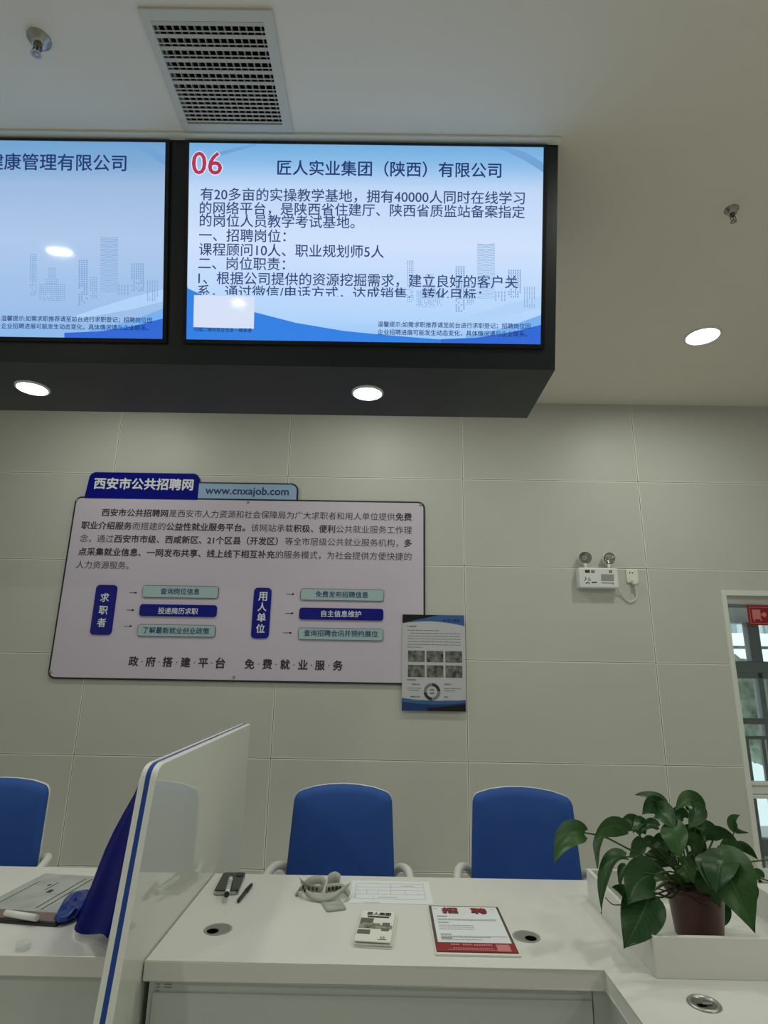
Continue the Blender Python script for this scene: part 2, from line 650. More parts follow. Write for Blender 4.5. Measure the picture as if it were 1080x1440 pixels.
def panelled_wall():
    mb = MB()
    xs_all = SEAM_X
    for i in range(len(xs_all) - 1):
        for j in range(len(SEAM_Z) - 1):
            cx0, cx1 = max(xs_all[i], X0), min(xs_all[i + 1], X1)
            cz0, cz1 = max(SEAM_Z[j], 0), min(SEAM_Z[j + 1], CEIL)
            if cx1 <= cx0 or cz1 <= cz0:
                continue
            xs = sorted({cx0, cx1} | {v for v in OPEN[:2] if cx0 < v < cx1})
            zs = sorted({cz0, cz1} | {v for v in OPEN[2:] if cz0 < v < cz1})
            for a in range(len(xs) - 1):
                for b in range(len(zs) - 1):
                    mx_, mz_ = (xs[a] + xs[a + 1]) / 2, (zs[b] + zs[b + 1]) / 2
                    if OPEN[0] < mx_ < OPEN[1] and OPEN[2] < mz_ < OPEN[3]:
                        continue
                    L, R_, B, T = xs[a] == xs_all[i], xs[a + 1] == xs_all[i + 1], zs[b] == SEAM_Z[j], zs[b + 1] == SEAM_Z[j + 1]
                    g, ch = 0.0017, 0.0066
                    o = [xs[a] + g * L, xs[a + 1] - g * R_, zs[b] + g * B, zs[b + 1] - g * T]
                    q = [xs[a] + ch * L, xs[a + 1] - ch * R_, zs[b] + ch * B, zs[b + 1] - ch * T]
                    yf, yc, yk = WY, WY + 0.0008, WY + 0.012

                    def P(r, y):
                        return [Vector((r[0], y, r[2])), Vector((r[1], y, r[2])), Vector((r[1], y, r[3])), Vector((r[0], y, r[3]))]
                    F, Cc, K = P(q, yf), P(o, yc), P(o, yk)
                    mb.face(F, 0)
                    for k, on in enumerate((B, R_, T, L)):
                        k2 = (k + 1) % 4
                        if on:
                            mb.face([Cc[k], Cc[k2], F[k2], F[k]], 1)
                            mb.face([K[k], K[k2], Cc[k2], Cc[k]], 2)
    yk = WY + 0.010
    for lo, hi in (((X0, yk, 0), (OPEN[0], WY + 0.2, CEIL)), ((OPEN[1], yk, 0), (X1, WY + 0.2, CEIL)),
                   ((OPEN[0], yk, OPEN[3]), (OPEN[1], WY + 0.2, CEIL)), ((OPEN[0], yk, 0), (OPEN[1], WY + 0.2, OPEN[2]))):
        mb.box(lo, hi, mi=2)
    return struct(mb.build('wall_back', [M['wall'], M['wall_edge'], M['joint']], normals=False, recentre=False))


panelled_wall()
struct(MB().box((X0 - 0.1, YB, 0), (X0, WY + 0.2, CEIL)).build('wall_left', M['plain_wall'], recentre=False))
struct(MB().box((X1, YB, 0), (X1 + 0.1, WY + 0.2, CEIL)).build('wall_right', M['plain_wall'], recentre=False))
struct(MB().box((X0, YB - 0.1, 0), (X1, YB, CEIL)).build('wall_front', M['plain_wall'], recentre=False))
struct(MB().box((X0 - 0.1, YB - 0.1, -0.1), (X1 + 0.1, WY + 0.2, 0)).build('floor', M['floor'], recentre=False))
VX0, VX1, VY0, VY1 = -0.716, -0.379, 1.267, 1.607      # grille opening
mb = MB()
for lo, hi in (((X0 - 0.1, YB - 0.1), (VX0, WY + 0.2)), ((VX1, YB - 0.1), (X1 + 0.1, WY + 0.2)),
               ((VX0, YB - 0.1), (VX1, VY0)), ((VX0, VY1), (VX1, WY + 0.2))):
    mb.box((lo[0], lo[1], CEIL), (hi[0], hi[1], CEIL + 0.12))
struct(mb.build('ceiling', M['ceiling'], recentre=False))
struct(MB().box((X0, WY - 0.012, 0), (2.17, WY, 0.08), 0.003).build('baseboard_back', M['alu_white'], recentre=False))

# ------------------------------------------------------------------ window in the panelled wall
wx0, wx1, wz0, wz1 = OPEN
win = MB()
fy0, fy1 = WY - 0.018, WY + 0.10
for lo, hi in (((wx0 - 0.004, fy0, wz0), (wx0 + 0.026, fy0 + 0.022, wz1 - 0.03)), ((wx1 - 0.03, fy0, wz0), (wx1, fy0 + 0.022, wz1 - 0.03)),
               ((wx0 - 0.004, fy0, wz1 - 0.03), (wx1, fy0 + 0.022, wz1 + 0.004)), ((wx0 + 0.027, fy0, wz0), (wx1 - 0.031, fy0 + 0.022, wz0 + 0.04))):
    win.box(lo, hi, 0.002)
# jambs, head and sill of the reveal
for lo, hi in (((wx0, fy0 + 0.023, wz0), (wx0 + 0.012, fy1 + 0.06, wz1)), ((wx1 - 0.012, fy0 + 0.023, wz0), (wx1, fy1 + 0.06, wz1)),
               ((wx0 + 0.013, fy0 + 0.023, wz1 - 0.014), (wx1 - 0.013, fy1 + 0.06, wz1)), ((wx0 + 0.013, fy0 + 0.023, wz0), (wx1 - 0.013, fy1 + 0.06, wz0 + 0.02))):
    win.box(lo, hi)
window = struct(win.build('window_1', M['alu_white'], recentre=False))
sz = at_y(1058, 1110, WY + 0.05).z
cb = MB()
cb.box((wx0 + 0.01, WY + 0.03, sz - 0.022), (wx1, WY + 0.075, sz + 0.022), 0.003)
cb.box((wx0 + 0.01, WY + 0.022, sz - 0.046), (wx1, WY + 0.07, sz - 0.026), 0.003)
cb.box((wx0 + 0.01, WY + 0.022, sz + 0.026), (wx1, WY + 0.07, sz + 0.046), 0.003)
cb.box((wx0 + 0.010, WY + 0.022, wz0), (wx0 + 0.040, WY + 0.07, sz), 0.003)
cb.box((wx0 + 0.010, WY + 0.03, sz), (wx0 + 0.026, WY + 0.07, wz1), 0.003)
cb.box((wx0 + 0.010, WY + 0.03, wz1 - 0.075), (wx1, WY + 0.075, wz1 - 0.02), 0.003)
struct(cb.build('window_sash', M['alu_white'], window))
struct(MB().box((wx0 + 0.012, WY + 0.05, wz0), (wx1 - 0.012, WY + 0.056, wz1)).build('window_pane', M['glass'], window))
hd = MB()
pq = at_y(1064, 1187, WY + 0.02)
hd.box((wx0 + 0.018, WY + 0.004, pq.z - 0.04), (wx0 + 0.034, WY + 0.03, pq.z + 0.04), 0.004)
struct(hd.build('window_latch', M['chrome'], window))

# outside: gallery glazing, hand rails, shrubs and a pale building across the way
GY = 5.3


def gz(y, Y=GY, x=1060):
    return at_y(x, y, Y).z


def gx(x, y, Y=GY):
    return at_y(x, y, Y).x


t = thing('gallery_glazing', (3.4, GY, 0), 'grey aluminium framed glazing seen beyond the white window', 'glazing')
zt, z1, z2 = gz(876), gz(930), gz(946)
xm = gx(1058, 905)
fmb = MB()
fmb.box((2.2, GY - 0.04, z2), (6.5, GY + 0.04, z1), 0.004)
fmb.box((xm - 0.055, GY - 0.05, z1), (xm - 0.005, GY + 0.03, zt + 0.3), 0.004)
fmb.box((xm + 0.0, GY - 0.03, z1), (xm + 0.06, GY + 0.05, zt + 0.3), 0.004)
fmb.box((xm - 0.02, GY - 0.04, z2 - 1.6), (xm + 0.03, GY + 0.04, z2), 0.004)
fmb.box((xm + 0.08, GY - 0.03, z2 - 1.6), (xm + 0.12, GY + 0.05, z2), 0.004)
fmb.box((2.2, GY - 0.04, z2 - 0.05), (6.5, GY + 0.04, z2), 0.004)
fmb.box((2.2, GY - 0.04, 0.0), (6.5, GY + 0.04, 0.12), 0.004)
fmb.build('mullion_frame', M['alu_grey'], t)
MB().box((2.2, GY - 0.004, 0.1), (6.5, GY + 0.004, zt + 0.3)).build('glazing_pane', M['glass'], t)
tag(MB().box((1.9, WY + 0.21, zt), (6.5, GY + 0.2, zt + 0.25)).build('gallery_soffit', M['soffit']),
    'flat grey soffit over the gallery outside the window', 'soffit', kind='structure')
tag(MB().box((1.5, WY + 0.21, -0.1), (6.5, GY + 0.9, 0)).build('gallery_floor', M['sill_stone']),
    'grey gallery slab outside the window', 'floor', kind='structure')
RY = 4.75
t = thing('gallery_railing', (3.2, RY, 0), 'dark grey metal hand railing outside the white framed window', 'railing')
ra, rb = gz(1014, RY), gz(1037, RY)
MB().box((2.2, RY - 0.02, ra - 0.022), (5.5, RY + 0.03, ra + 0.022), 0.006).build('hand_rail', M['rail_grey'], t)
MB().box((2.2, RY - 0.015, rb - 0.012), (5.5, RY + 0.015, rb + 0.012), 0.004).build('lower_rail', M['rail_grey'], t)
for k in range(12):
    bx = 2.55 + k * 0.12
    MB().box((bx - 0.012, RY - 0.012, 0.0), (bx + 0.012, RY + 0.012, rb)).build('baluster', M['rail_grey'], t)
for nm, cx, cyy, cz, s_, lb in (('shrub', at_y(1046, 985, 7.3).x, 7.3, at_y(1046, 990, 7.3).z, 0.42, 'grey green shrub outside behind the gallery railing'),
                                ('shrub', 5.4, 8.6, at_y(1080, 1020, 8.6).z, 0.5, 'second grey green shrub further right outside')):
    q = MB()
    tmp = bmesh.new()
    bmesh.ops.create_icosphere(tmp, subdivisions=4, radius=1)
    for v in tmp.verts:
        d = 1 + 0.35 * noise.noise(v.co * 2.3 + Vector((cx, 0, 0))) + 0.22 * noise.noise(v.co * 7)
        v.co = Vector((cx, cyy, cz)) + Vector((v.co.x * s_, v.co.y * s_ * 0.8, v.co.z * s_ * 1.15)) * d
    q.merge(tmp)
    tag(q.build(nm, M['foliage']), lb, 'shrub', 'shrubs outside the window')
BY = 16.0
t = thing('pale_building', (12, BY, 0), 'pale building with white balcony bands far outside the window', 'building')
q = MB()
q.box((6, BY, -6), (22, BY + 4, 9))
q.build('facade_wall', M['facade'], t)
for yy in (900, 922):
    z_ = gz(yy, BY - 0.3)
    MB().box((6, BY - 0.5, z_ - 0.16), (22, BY + 0.1, z_ + 0.16)).build('balcony_band', M['facade_white'], t)
for k in range(10):
    bx = 8.2 + k * 1.0
    z_ = gz(911, BY)
    MB().box((bx, BY - 0.06, z_ - 0.5), (bx + 0.28, BY + 0.1, z_ + 0.1)).build('facade_window', M['facade_win'], t)
for k in range(12):
    bx = 8.0 + k * 0.45
    z_ = gz(885, BY)
    MB().box((bx, BY - 0.10, z_ - 0.45), (bx + 0.14, BY + 0.1, z_ + 0.7)).build('facade_slat', M['facade_win'], t)

# red pictogram sign hanging at the window head
sfr = Frame((0, WY - 0.022, 0), (1, 0, 0), (0, 0, 1))
t = thing('safety_sign', (2.55, WY - 0.022, sfr.px(1054, 878)[1]), 'red sign with pale hydrant pictogram fixed across the window pane', 'sign')
a0, b1 = sfr.px(1050, 851)
_, b0 = sfr.px(1054, 879)
a1 = a0 + 0.42
MB().plate(sfr, [(a0, b0), (a1, b0), (a1, b1), (a0, b1)], -0.004, 0).build('sign_plate', M['sign_red'], t)
q = MB()
w_ = 0.003
i_ = 0.011
for r in ((a0 + i_, b0 + i_, a1 - i_, b0 + i_ + w_), (a0 + i_, b1 - i_ - w_, a1 - i_, b1 - i_), (a0 + i_, b0 + i_, a0 + i_ + w_, b1 - i_),
          (a1 - i_ - w_, b0 + i_, a1 - i_, b1 - i_)):
    q.plate(sfr, [(r[0], r[1]), (r[2], r[1]), (r[2], r[3]), (r[0], r[3])], 0, 0.0012)
H = b1 - b0
pic = [(a0 + 0.028, b0 + H * 0.30), (a0 + 0.080, b0 + H * 0.30), (a0 + 0.080, b0 + H * 0.78), (a0 + 0.028, b0 + H * 0.78)]
q.plate(sfr, pic, 0, 0.0012)
q.plate(sfr, [(a0 + 0.08, b0 + H * .5), (a0 + 0.09, b0 + H * .5), (a0 + 0.09, b0 + H * .56), (a0 + 0.08, b0 + H * .56)], 0, 0.0012)
q.plate(sfr, [(a0 + 0.104 + 0.015 * math.cos(k * .628), b0 + H * .53 + 0.015 * math.sin(k * .628)) for k in range(10)], 0, 0.0012)
q.plate(sfr, [(a0 + 0.032, b0 + H * .2), (a0 + 0.040, b0 + H * .2), (a0 + 0.040, b0 + H * .32), (a0 + 0.032, b0 + H * .32)], 0, 0.0012)
q.plate(sfr, [(a0 + 0.072, b0 + H * .24), (a0 + 0.088, b0 + H * .24), (a0 + 0.082, b0 + H * .32), (a0 + 0.074, b0 + H * .32)], 0, 0.0012)
q.build('pictogram', M['sign_pink'], t)

# ================================================================== SCREEN HOUSING
TILT = PITCH
HZ = 2.483
HX1 = 0.592
P_TOP = Vector((0, 1.656, CEIL))
TV = Frame((0, 1.656, CEIL), (1, 0, 0), (0, -math.sin(TILT), math.cos(TILT)))    # normal faces the room
setb = 0.012
hs = MB()
prof = [(1.656 + setb, CEIL - 0.002), (1.862 + setb * 0.6, HZ), (2.287, HZ), (2.287, CEIL - 0.002)]
L_ = [Vector((-3.4, y, z)) for y, z in prof]
R_ = [Vector((HX1, y, z)) for y, z in prof]
hs.face(L_)
hs.face(R_)
for k in range(4):
    hs.face([L_[k], L_[(k + 1) % 4], R_[(k + 1) % 4], R_[k]])
tag(hs.build('screen_housing', M['black_box']), 'long black ceiling-hung housing with sloped face that carries two lit screens', 'screen housing')
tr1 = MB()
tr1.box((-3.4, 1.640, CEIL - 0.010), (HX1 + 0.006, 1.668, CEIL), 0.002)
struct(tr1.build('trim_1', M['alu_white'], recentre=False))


def ell(fr, cx, cy, rx, ry, n=24):
    return [fr.px(cx + rx * math.cos(2 * math.pi * k / n), cy + ry * math.sin(2 * math.pi * k / n)) for k in range(n)]


def skyline(mb, fr, dx, dy):
    def dots(x0, x1, y0, y1, nx, ny, w=0.55, h=0.5):
        for i in range(nx):
            for j in range(ny):
                if j > ny * 0.55 and random.random() < 0.35 * (j / ny):
                    continue
                x = x0 + (x1 - x0) * (i + 0.5) / nx
                y = y0 + (y1 - y0) * (j + 0.5) / ny
                wx = (x1 - x0) / nx * w / 2
                wy = (y1 - y0) / ny * h / 2
                mb.flat(fr, px_poly(fr, [(dx + x - wx, dy + y + wy), (dx + x + wx, dy + y + wy), (dx + x + wx, dy + y - wy), (dx + x - wx, dy + y - wy)]), 0.0006)
    dots(42, 52, 357, 416, 4, 22)
    dots(68, 79, 376, 392, 5, 6)
    dots(64, 83, 392, 400, 8, 3)
    dots(55, 92, 399, 424, 14, 9)
    dots(110, 124, 365, 430, 4, 22, 0.65, 0.6)
    dots(126, 137, 389, 420, 4, 12)
    dots(184, 203, 370, 410, 6, 12, 0.5, 0.75)
    dots(206, 223, 394, 424, 5, 5, 0.25, 0.9)
    dots(165, 182, 400, 415, 4, 3, 0.3, 0.8)
    n = 34
    for j in range(n):
        y = 334 + 78 * j / n
        k = 0.42 * (1 - j / n * 0.5)
        mb.flat(fr, px_poly(fr, [(dx + 141, dy + y + k), (dx + 153.5, dy + y + k + 1.2), (dx + 166, dy + y + k), (dx + 166, dy + y - k), (dx + 153.5, dy + y - k + 1.2), (dx + 141, dy + y - k)]), 0.0006)


def television(a0, b0, a1, b1, label, stops, k, sky_off, screen_name):
    t = thing('television', TV.p((a0 + a1) / 2, b0, 0), label, 'television', 'televisions in the black housing')
    z = 0.014
    q = MB()
    q.plate(TV, [(a0 - z, b0 - z), (a1 + z, b0 - z), (a1 + z, b1 + 0.008), (a0 - z, b1 + 0.008)], -0.0105, -0.002)
    q.plate(TV, [(a0 - z, b0 - z), (a1 + z, b0 - z), (a1 + z, b0), (a0 - z, b0)], -0.002, 0.003)
    q.plate(TV, [(a1, b0), (a1 + z, b0), (a1 + z, b1), (a1, b1)], -0.002, 0.003)
    q.plate(TV, [(a0 - z, b0), (a0, b0), (a0, b1), (a0 - z, b1)], -0.002, 0.003)
    q.plate(TV, [(a0 - z, b1), (a1 + z, b1), (a1 + z, b1 + 0.008), (a0 - z, b1 + 0.008)], -0.002, 0.003)
    q.build('bezel', M['bezel'], t)
    q = MB()
    q.flat(TV, [(a0, b0), (a1, b0), (a1, b1), (a0, b1)], 0)
    s = q.build('screen', screen_mat(screen_name, stops, k), t, normals=False)
    return t, s


S_NAVY = glow('screen_navy', (28, 52, 112))
S_BODY = glow('screen_text', (48, 68, 120))
S_RED = glow('screen_red', (176, 48, 78))
S_WHITE = glow('screen_white', (214, 224, 246))
S_BLUE = glow('screen_blue', (50, 128, 226))
S_DEEP = glow('screen_deep_blue', (48, 104, 214))
S_MID = glow('screen_mid_blue', (118, 176, 238))
S_PALE = glow('screen_pale_blue', (176, 210, 248))
S_SKY = glow('screen_skyline', (122, 160, 208))
S_TOPBLUE = glow('screen_top_blue', (112, 160, 212))

# right screen
ra0, rb1 = TV.px(266.5, 200.5)
ra1, rb0 = TV.px(760, 487)
rb1 = TV.px(515, 204)[1]
rb0 = TV.px(510, 481)[1]
tvr, scr = television(ra0, rb0, ra1, rb1, 'lit television headed 06 with a long paragraph, on the right of the housing',
                      [(0.0, (150, 196, 246)), (0.12, (178, 212, 250)), (0.5, (206, 224, 252)), (0.78, (190, 214, 246)), (0.9, (140, 188, 232)), (1.0, (112, 172, 222))], 1.0, 0, 'display_right')


def wave(mb, fr, top, bottom, c):
    for i in range(len(top) - 1):
        mb.flat(fr, px_poly(fr, [bottom[i], bottom[i + 1], top[i + 1], top[i]]), c)


def sc_part(mb, name, m, parent):
    return mb.build(name, m, parent, normals=False)


def clampa(poly, a0, a1, b0, b1):
    return [(min(max(a, a0), a1), min(max(b, b0), b1)) for a, b in poly]


def swoosh(fr, pts_top, pts_bot, lims, c, mb):
    tp = clampa(px_poly(fr, pts_top), *lims)
    bt = clampa(px_poly(fr, pts_bot), *lims)
    for i in range(len(tp) - 1):
        mb.flat(fr, [bt[i], bt[i + 1], tp[i + 1], tp[i]], c)


LR = (ra0, ra1, rb0, rb1)


def lower_waves(parent, fr, dx, dy, lims):
    q = MB()
    swoosh(fr, [(630 + dx, 455 + dy), (670 + dx, 441 + dy), (715 + dx, 427 + dy), (765 + dx, 416 + dy)],
           [(630 + dx, 459 + dy), (670 + dx, 452 + dy), (715 + dx, 444 + dy), (765 + dx, 433 + dy)], lims, 0.0003, q)
    sc_part(q, 'pale_wave', S_PALE, parent)
    q = MB()
    swoosh(fr, [(655 + dx, 473 + dy), (698 + dx, 464 + dy), (730 + dx, 454 + dy), (765 + dx, 443 + dy)],
           [(655 + dx, 484 + dy), (698 + dx, 484 + dy), (730 + dx, 480 + dy), (765 + dx, 465 + dy)], lims, 0.00045, q)
    sc_part(q, 'middle_wave', S_MID, parent)
    q = MB()
    swoosh(fr, [(620 + dx, 477 + dy), (670 + dx, 475 + dy), (715 + dx, 468 + dy), (765 + dx, 457 + dy)],
           [(620 + dx, 500 + dy), (670 + dx, 500 + dy), (715 + dx, 500 + dy), (765 + dx, 500 + dy)], lims, 0.0005, q)
    sc_part(q, 'deep_wave', S_DEEP, parent)
    q = MB()
    swoosh(fr, [(690 + dx, 196 + dy), (712 + dx, 203 + dy), (738 + dx, 214 + dy), (766 + dx, 229 + dy)],
           [(690 + dx, 206 + dy), (712 + dx, 213 + dy), (738 + dx, 226 + dy), (766 + dx, 242 + dy)], lims, 0.0003, q)
    sc_part(q, 'top_wave', S_TOPBLUE, parent)


lower_waves(scr, TV, 0, 0, LR)
q = MB()
swoosh(TV, [(250, 401), (264, 405.6), (284, 414.6), (320, 426), (358, 439), (416, 454), (484, 465.5), (530, 470), (600, 476), (660, 480)],
       [(250, 500), (264, 500), (284, 500), (320, 500), (358, 500), (416, 500), (484, 500), (530, 500), (600, 500), (660, 500)], LR, 0.0004, q)
sc_part(q, 'left_wave', S_BLUE, scr)
q = MB()
swoosh(TV, [(300, 216), (330, 208), (360, 200)], [(300, 222), (330, 213), (360, 205)], LR, 0.0003, q)
sc_part(q, 'top_streak', S_TOPBLUE, scr)
q = MB()
skyline(q, TV, 530, 9)
sc_part(q, 'skyline', S_SKY, scr)
q = MB()
q.flat(TV, px_poly(TV, [(272, 460), (357, 462.5), (358, 417.5), (273, 415)]), 0.0007)
sc_part(q, 'blank_card', S_WHITE, scr)
q = MB()
px_text(q, TV, '06', 268.5, 314, 228.5, 0.0008, 0.05)
sc_part(q, 'number_halo', S_WHITE, scr)
q = MB()
px_text(q, TV, '06', 270, 312.5, 228.5, 0.0015, 0.010)
sc_part(q, 'lettering', S_RED, scr)
q = MB()
px_text(q, TV, '匠人实业集团（陕西）有限公司', 390, 705, 238, 0.001, 0.014)
sc_part(q, 'lettering', S_NAVY, scr)
for s_, xl, xr, yc, cl in (('有20多亩的实操教学基地，拥有40000人同时在线学习', 282, 738, 276, None),
                           ('的网络平台，是陕西省住建厅、陕西省质监站备案指定', 281, 738, 295.5, None),
                           ('的岗位人员教学考试基地。', 281, 499, 311.5, None),
                           ('一、招聘岗位：', 280, 402, 331.5, None),
                           ('课程顾问10人、职业规划师5人', 280, 540, 352.5, None),
                           ('二、岗位职责：', 279, 401, 371, None),
                           ('1、根据公司提供的资源挖掘需求，建立良好的客户关', 279, 728, 394, None),
                           ('系，通过微信/电话方式，达成销售、转化目标：', 278, 677, 412.5, 417)):
    text_part(scr, S_BODY, TV, s_, xl, xr, yc, 0.001, 0.009, cl)
text_part(scr, S_NAVY, TV, '温馨提示:如需求职推荐请至前台进行求职登记；招聘岗位因', 531, 746, 457.5, 0.001, 0.012)
text_part(scr, S_NAVY, TV, '企业招聘进展可能发生动态变化，具体情况请与企业联系。', 531, 741, 468.5, 0.001, 0.012)
text_part(scr, S_NAVY, TV, '扫描二维码就业信息一键掌握', 273, 354, 464, 0.001, 0.012)

# left screen
la1 = TV.px(235.5, 199)[0]
la1 = la1 - 0.006
la0 = la1 - (ra1 - ra0)
tvl, scl = television(la0, rb0, la1, rb1, 'lit television cut off by the left picture edge, with skyline and no paragraph',
                      [(0.0, (138, 188, 240)), (0.12, (158, 194, 238)), (0.5, (176, 202, 238)), (0.78, (160, 190, 226)), (0.9, (126, 172, 216)), (1.0, (112, 164, 212))], 0.96, 0, 'display_left')  # dimming from the oblique view of this panel is put into its colours
LL = (la0, la1, rb0, rb1)
lower_waves(scl, TV, -529.5, -9, LL)
q = MB()
skyline(q, TV, 0, 0)
sc_part(q, 'skyline', S_SKY, scl)
text_part(scl, S_NAVY, TV, '健康管理有限公司', -19, 178, 228.5, 0.001, 0.014)
text_part(scl, S_NAVY, TV, '温馨提示:如需求职推荐请至前台进行求职登记；招聘岗位因', 2, 214, 449, 0.001, 0.012)
text_part(scl, S_NAVY, TV, '企业招聘进展可能发生动态变化，具体情况请与企业联系。', 2, 209, 459.8, 0.001, 0.012)


# ------------------------------------------------------------------ lamps
def downlight(x, y, z, r, label, key, group, dark=False):
    t = thing('ceiling_downlight', (x, y, z), label, 'lamp', group)
    MB().lathe([(r * 1.18, 0.0), (r * 1.16, -0.006), (r * 1.02, -0.008), (r, -0.004), (r, 0.0)], (x, y, z)).build('trim_ring', M['white_plastic'], t)
    MB().lathe([(0, -0.0045), (r * 0.6, -0.0045), (r, -0.0035)], (x, y, z)).build('diffuser', M[key], t)
    return t


DG = 'round ceiling downlights'
downlight(1.757, 2.894, CEIL, 0.082, 'bright round downlight set in the white ceiling at right', 'lamp_ceil', DG)
downlight(-1.393, 2.068, HZ, 0.053, 'small round lamp under the black housing, below the left screen', 'lamp_box', 'lamps under the black housing')
downlight(-0.082, 2.068, HZ, 0.053, 'small round lamp under the black housing, below the paragraph screen', 'lamp_box', 'lamps under the black housing')
for x in (-0.06, -1.80):
    downlight(x, 2.894, CEIL, 0.082, 'round downlight in the ceiling hidden behind the black housing', 'lamp_ceil', 'downlights behind the housing')
for x in (2.70, 0.97, -2.75):  # invented row, added to brighten the desk top from above
    downlight(x, 1.09, CEIL, 0.082, 'added round fill lamp in the ceiling above the desk front, out of the picture', 'lamp_desk_fill', 'added fill lamps above the desk front')
for (x, y) in ((-2.50, -0.72), (2.6, -0.72), (-2.15, -4.7), (3.6, -3.0)):
    downlight(x, y, CEIL, 0.082, 'round downlight in the hall ceiling behind the viewer', 'lamp_hall', 'downlights behind the viewer')

# ------------------------------------------------------------------ air grille
t = thing('air_grille', (-0.548, 1.437, CEIL), 'square pale metal air grille with black slots in the ceiling', 'air vent')
ox0, ox1, oy0, oy1 = -0.737, -0.350, 1.238, 1.633
q = MB()
for lo, hi in (((ox0, oy0), (VX0 + 0.004, oy1)), ((VX1 - 0.004, oy0), (ox1, oy1)), ((VX0, oy0), (VX1, VY0 + 0.004)), ((VX0, VY1 - 0.004), (VX1, oy1))):
    q.box((lo[0], lo[1], CEIL - 0.008), (hi[0], hi[1], CEIL + 0.001), 0.002)
for lo, hi in (((VX0 - 0.001, VY0, CEIL), (VX0 + 0.003, VY1, CEIL + 0.03)), ((VX1 - 0.003, VY0, CEIL), (VX1 + 0.001, VY1, CEIL + 0.03))):
    q.box(lo, hi)
q.build('grille_frame', M['vent_metal'], t)
q = MB()
for lo, hi in (((VX0, VY0, CEIL + 0.11), (VX1, VY1, CEIL + 0.118)),):
    q.box(lo, hi)
for lo, hi in (((VX0, VY0, CEIL + 0.03), (VX0 + 0.002, VY1, CEIL + 0.11)), ((VX1 - 0.002, VY0, CEIL + 0.03), (VX1, VY1, CEIL + 0.11)),
               ((VX0, VY0, CEIL + 0.012), (VX1, VY0 + 0.002, CEIL + 0.11)), ((VX0, VY1 - 0.002, CEIL + 0.012), (VX1, VY1, CEIL + 0.11))):
    q.box(lo, hi)
q.build('duct', M['duct'], t)
slats = []
y = VY0 + 0.006
for k in range(6):
    slats += [(y + 0.0055, 0.0052, -8), (y + 0.0265, 0.0017, -20)]
    y += 0.0358
while y < VY1 - 0.004:
    slats.append((y + 0.003, 0.0026, -15))
    y += 0.0150
for y, w, dg_ in slats:
    rot = Matrix.Rotation(math.radians(dg_), 3, 'X')
    MB().box((VX0, y - w, CEIL - 0.0055), (VX1, y + w, CEIL - 0.0038), rot=rot).build('slat', M['vent_blade'], t)
for k in range(15):
    x = VX0 + (VX1 - VX0) * (k + 0.7) / 15.4
    MB().box((x - 0.0012, VY0, CEIL + 0.000), (x + 0.0012, VY1, CEIL + 0.014)).build('blade', M['vent_blade'], t)


# ------------------------------------------------------------------ sprinklers
def sprinkler(x, y, label, s=1.0):
    t = thing('ceiling_sprinkler', (x, y, CEIL), label, 'sprinkler', 'ceiling sprinklers')
    MB().lathe([(0.034 * s, 0), (0.033 * s, -0.006), (0.024 * s, -0.012), (0.022 * s, -0.022), (0.015 * s, -0.024), (0, -0.024)], (x, y, CEIL)).build('escutcheon', M['steel'], t)
    MB().lathe([(0.011 * s, -0.02), (0.013 * s, -0.03), (0.010 * s, -0.036), (0, -0.036)], (x, y, CEIL), n=8, smooth=False).build('nozzle', M['brass'], t)
    q = MB()
    for sg in (-1, 1):
        q.tube([(x + sg * 0.010 * s, y, CEIL - 0.034), (x + sg * 0.015 * s, y, CEIL - 0.045), (x + sg * 0.004 * s, y, CEIL - 0.060)], 0.0022 * s, 6)
    q.tube([(x, y, CEIL - 0.034), (x, y, CEIL - 0.06)], 0.0025 * s, 6)
    q.build('yoke', M['brass'], t)
    q = MB()
    for k in range(10):
        a = k * math.pi / 5
        d = Vector((math.cos(a), math.sin(a), 0))
        e = Vector((-d.y, d.x, 0))
        c = Vector((x, y, CEIL - 0.061))
        q.face([c + e * 0.003 * s, c - e * 0.003 * s, c + d * 0.016 * s - e * 0.004 * s, c + d * 0.016 * s + e * 0.004 * s])
    q.lathe([(0, -0.0628), (0.008 * s, -0.0618), (0.008 * s, -0.0605), (0, -0.0605)], (x, y, CEIL), n=12)
    q.build('deflector', M['steel'], t)
    return t


sprinkler(-1.072, 1.330, 'metal sprinkler head with toothed deflector in the ceiling left of the air grille')
sprinkler(1.382, 1.965, 'small dark sprinkler head in the ceiling above the bright downlight', 0.8)

# ================================================================== WALL BOARD
BD = 0.014
BF = Frame((0, WY - BD, 0), (1, 0, 0), (0, 0, 1))
bx0, bz1 = BF.px(109.5, 698)
bx1, bz0 = BF.px(598, 963.5)
bx0 = BF.px(66, 951)[0] * 0.5 + BF.px(107, 698)[0] * 0.5
t = thing('notice_board', ((bx0 + bx1) / 2, WY - BD, bz0), 'large lilac-white wall board with blue title tab and printed paragraphs', 'sign board')
q = MB()
q.plate(BF, rrect(bx0, bz0, bx1, bz1, 0.045), -0.012, 0.0)
q.build('board_edge', M['board_line'], t)
q = MB()
e = 0.011
q.plate(BF, rrect(bx0 + e, bz0 + e, bx1 - e, bz1 - e, 0.036), 0.0, 0.0015)
q.build('board_face', M['board'], t)
ta0, tb1 = BF.px(127, 664)
ta1, _ = BF.px(281, 667)
tb0 = bz1 - 0.012
tab = MB()
tab.plate(BF, [(ta0 - 0.012, tb0), (ta1 + 0.002, tb0)] + [(ta1 + .002 - 0.045 + 0.045 * math.cos(math.radians(9 * k)), tb1 - 0.045 + 0.045 * math.sin(math.radians(9 * k))) for k in range(11)]
          + [(ta0 + 0.045 - 0.045 * math.sin(math.radians(9 * k)), tb1 - 0.045 + 0.045 * math.cos(math.radians(9 * k))) for k in range(11)], -0.012, 0.004)
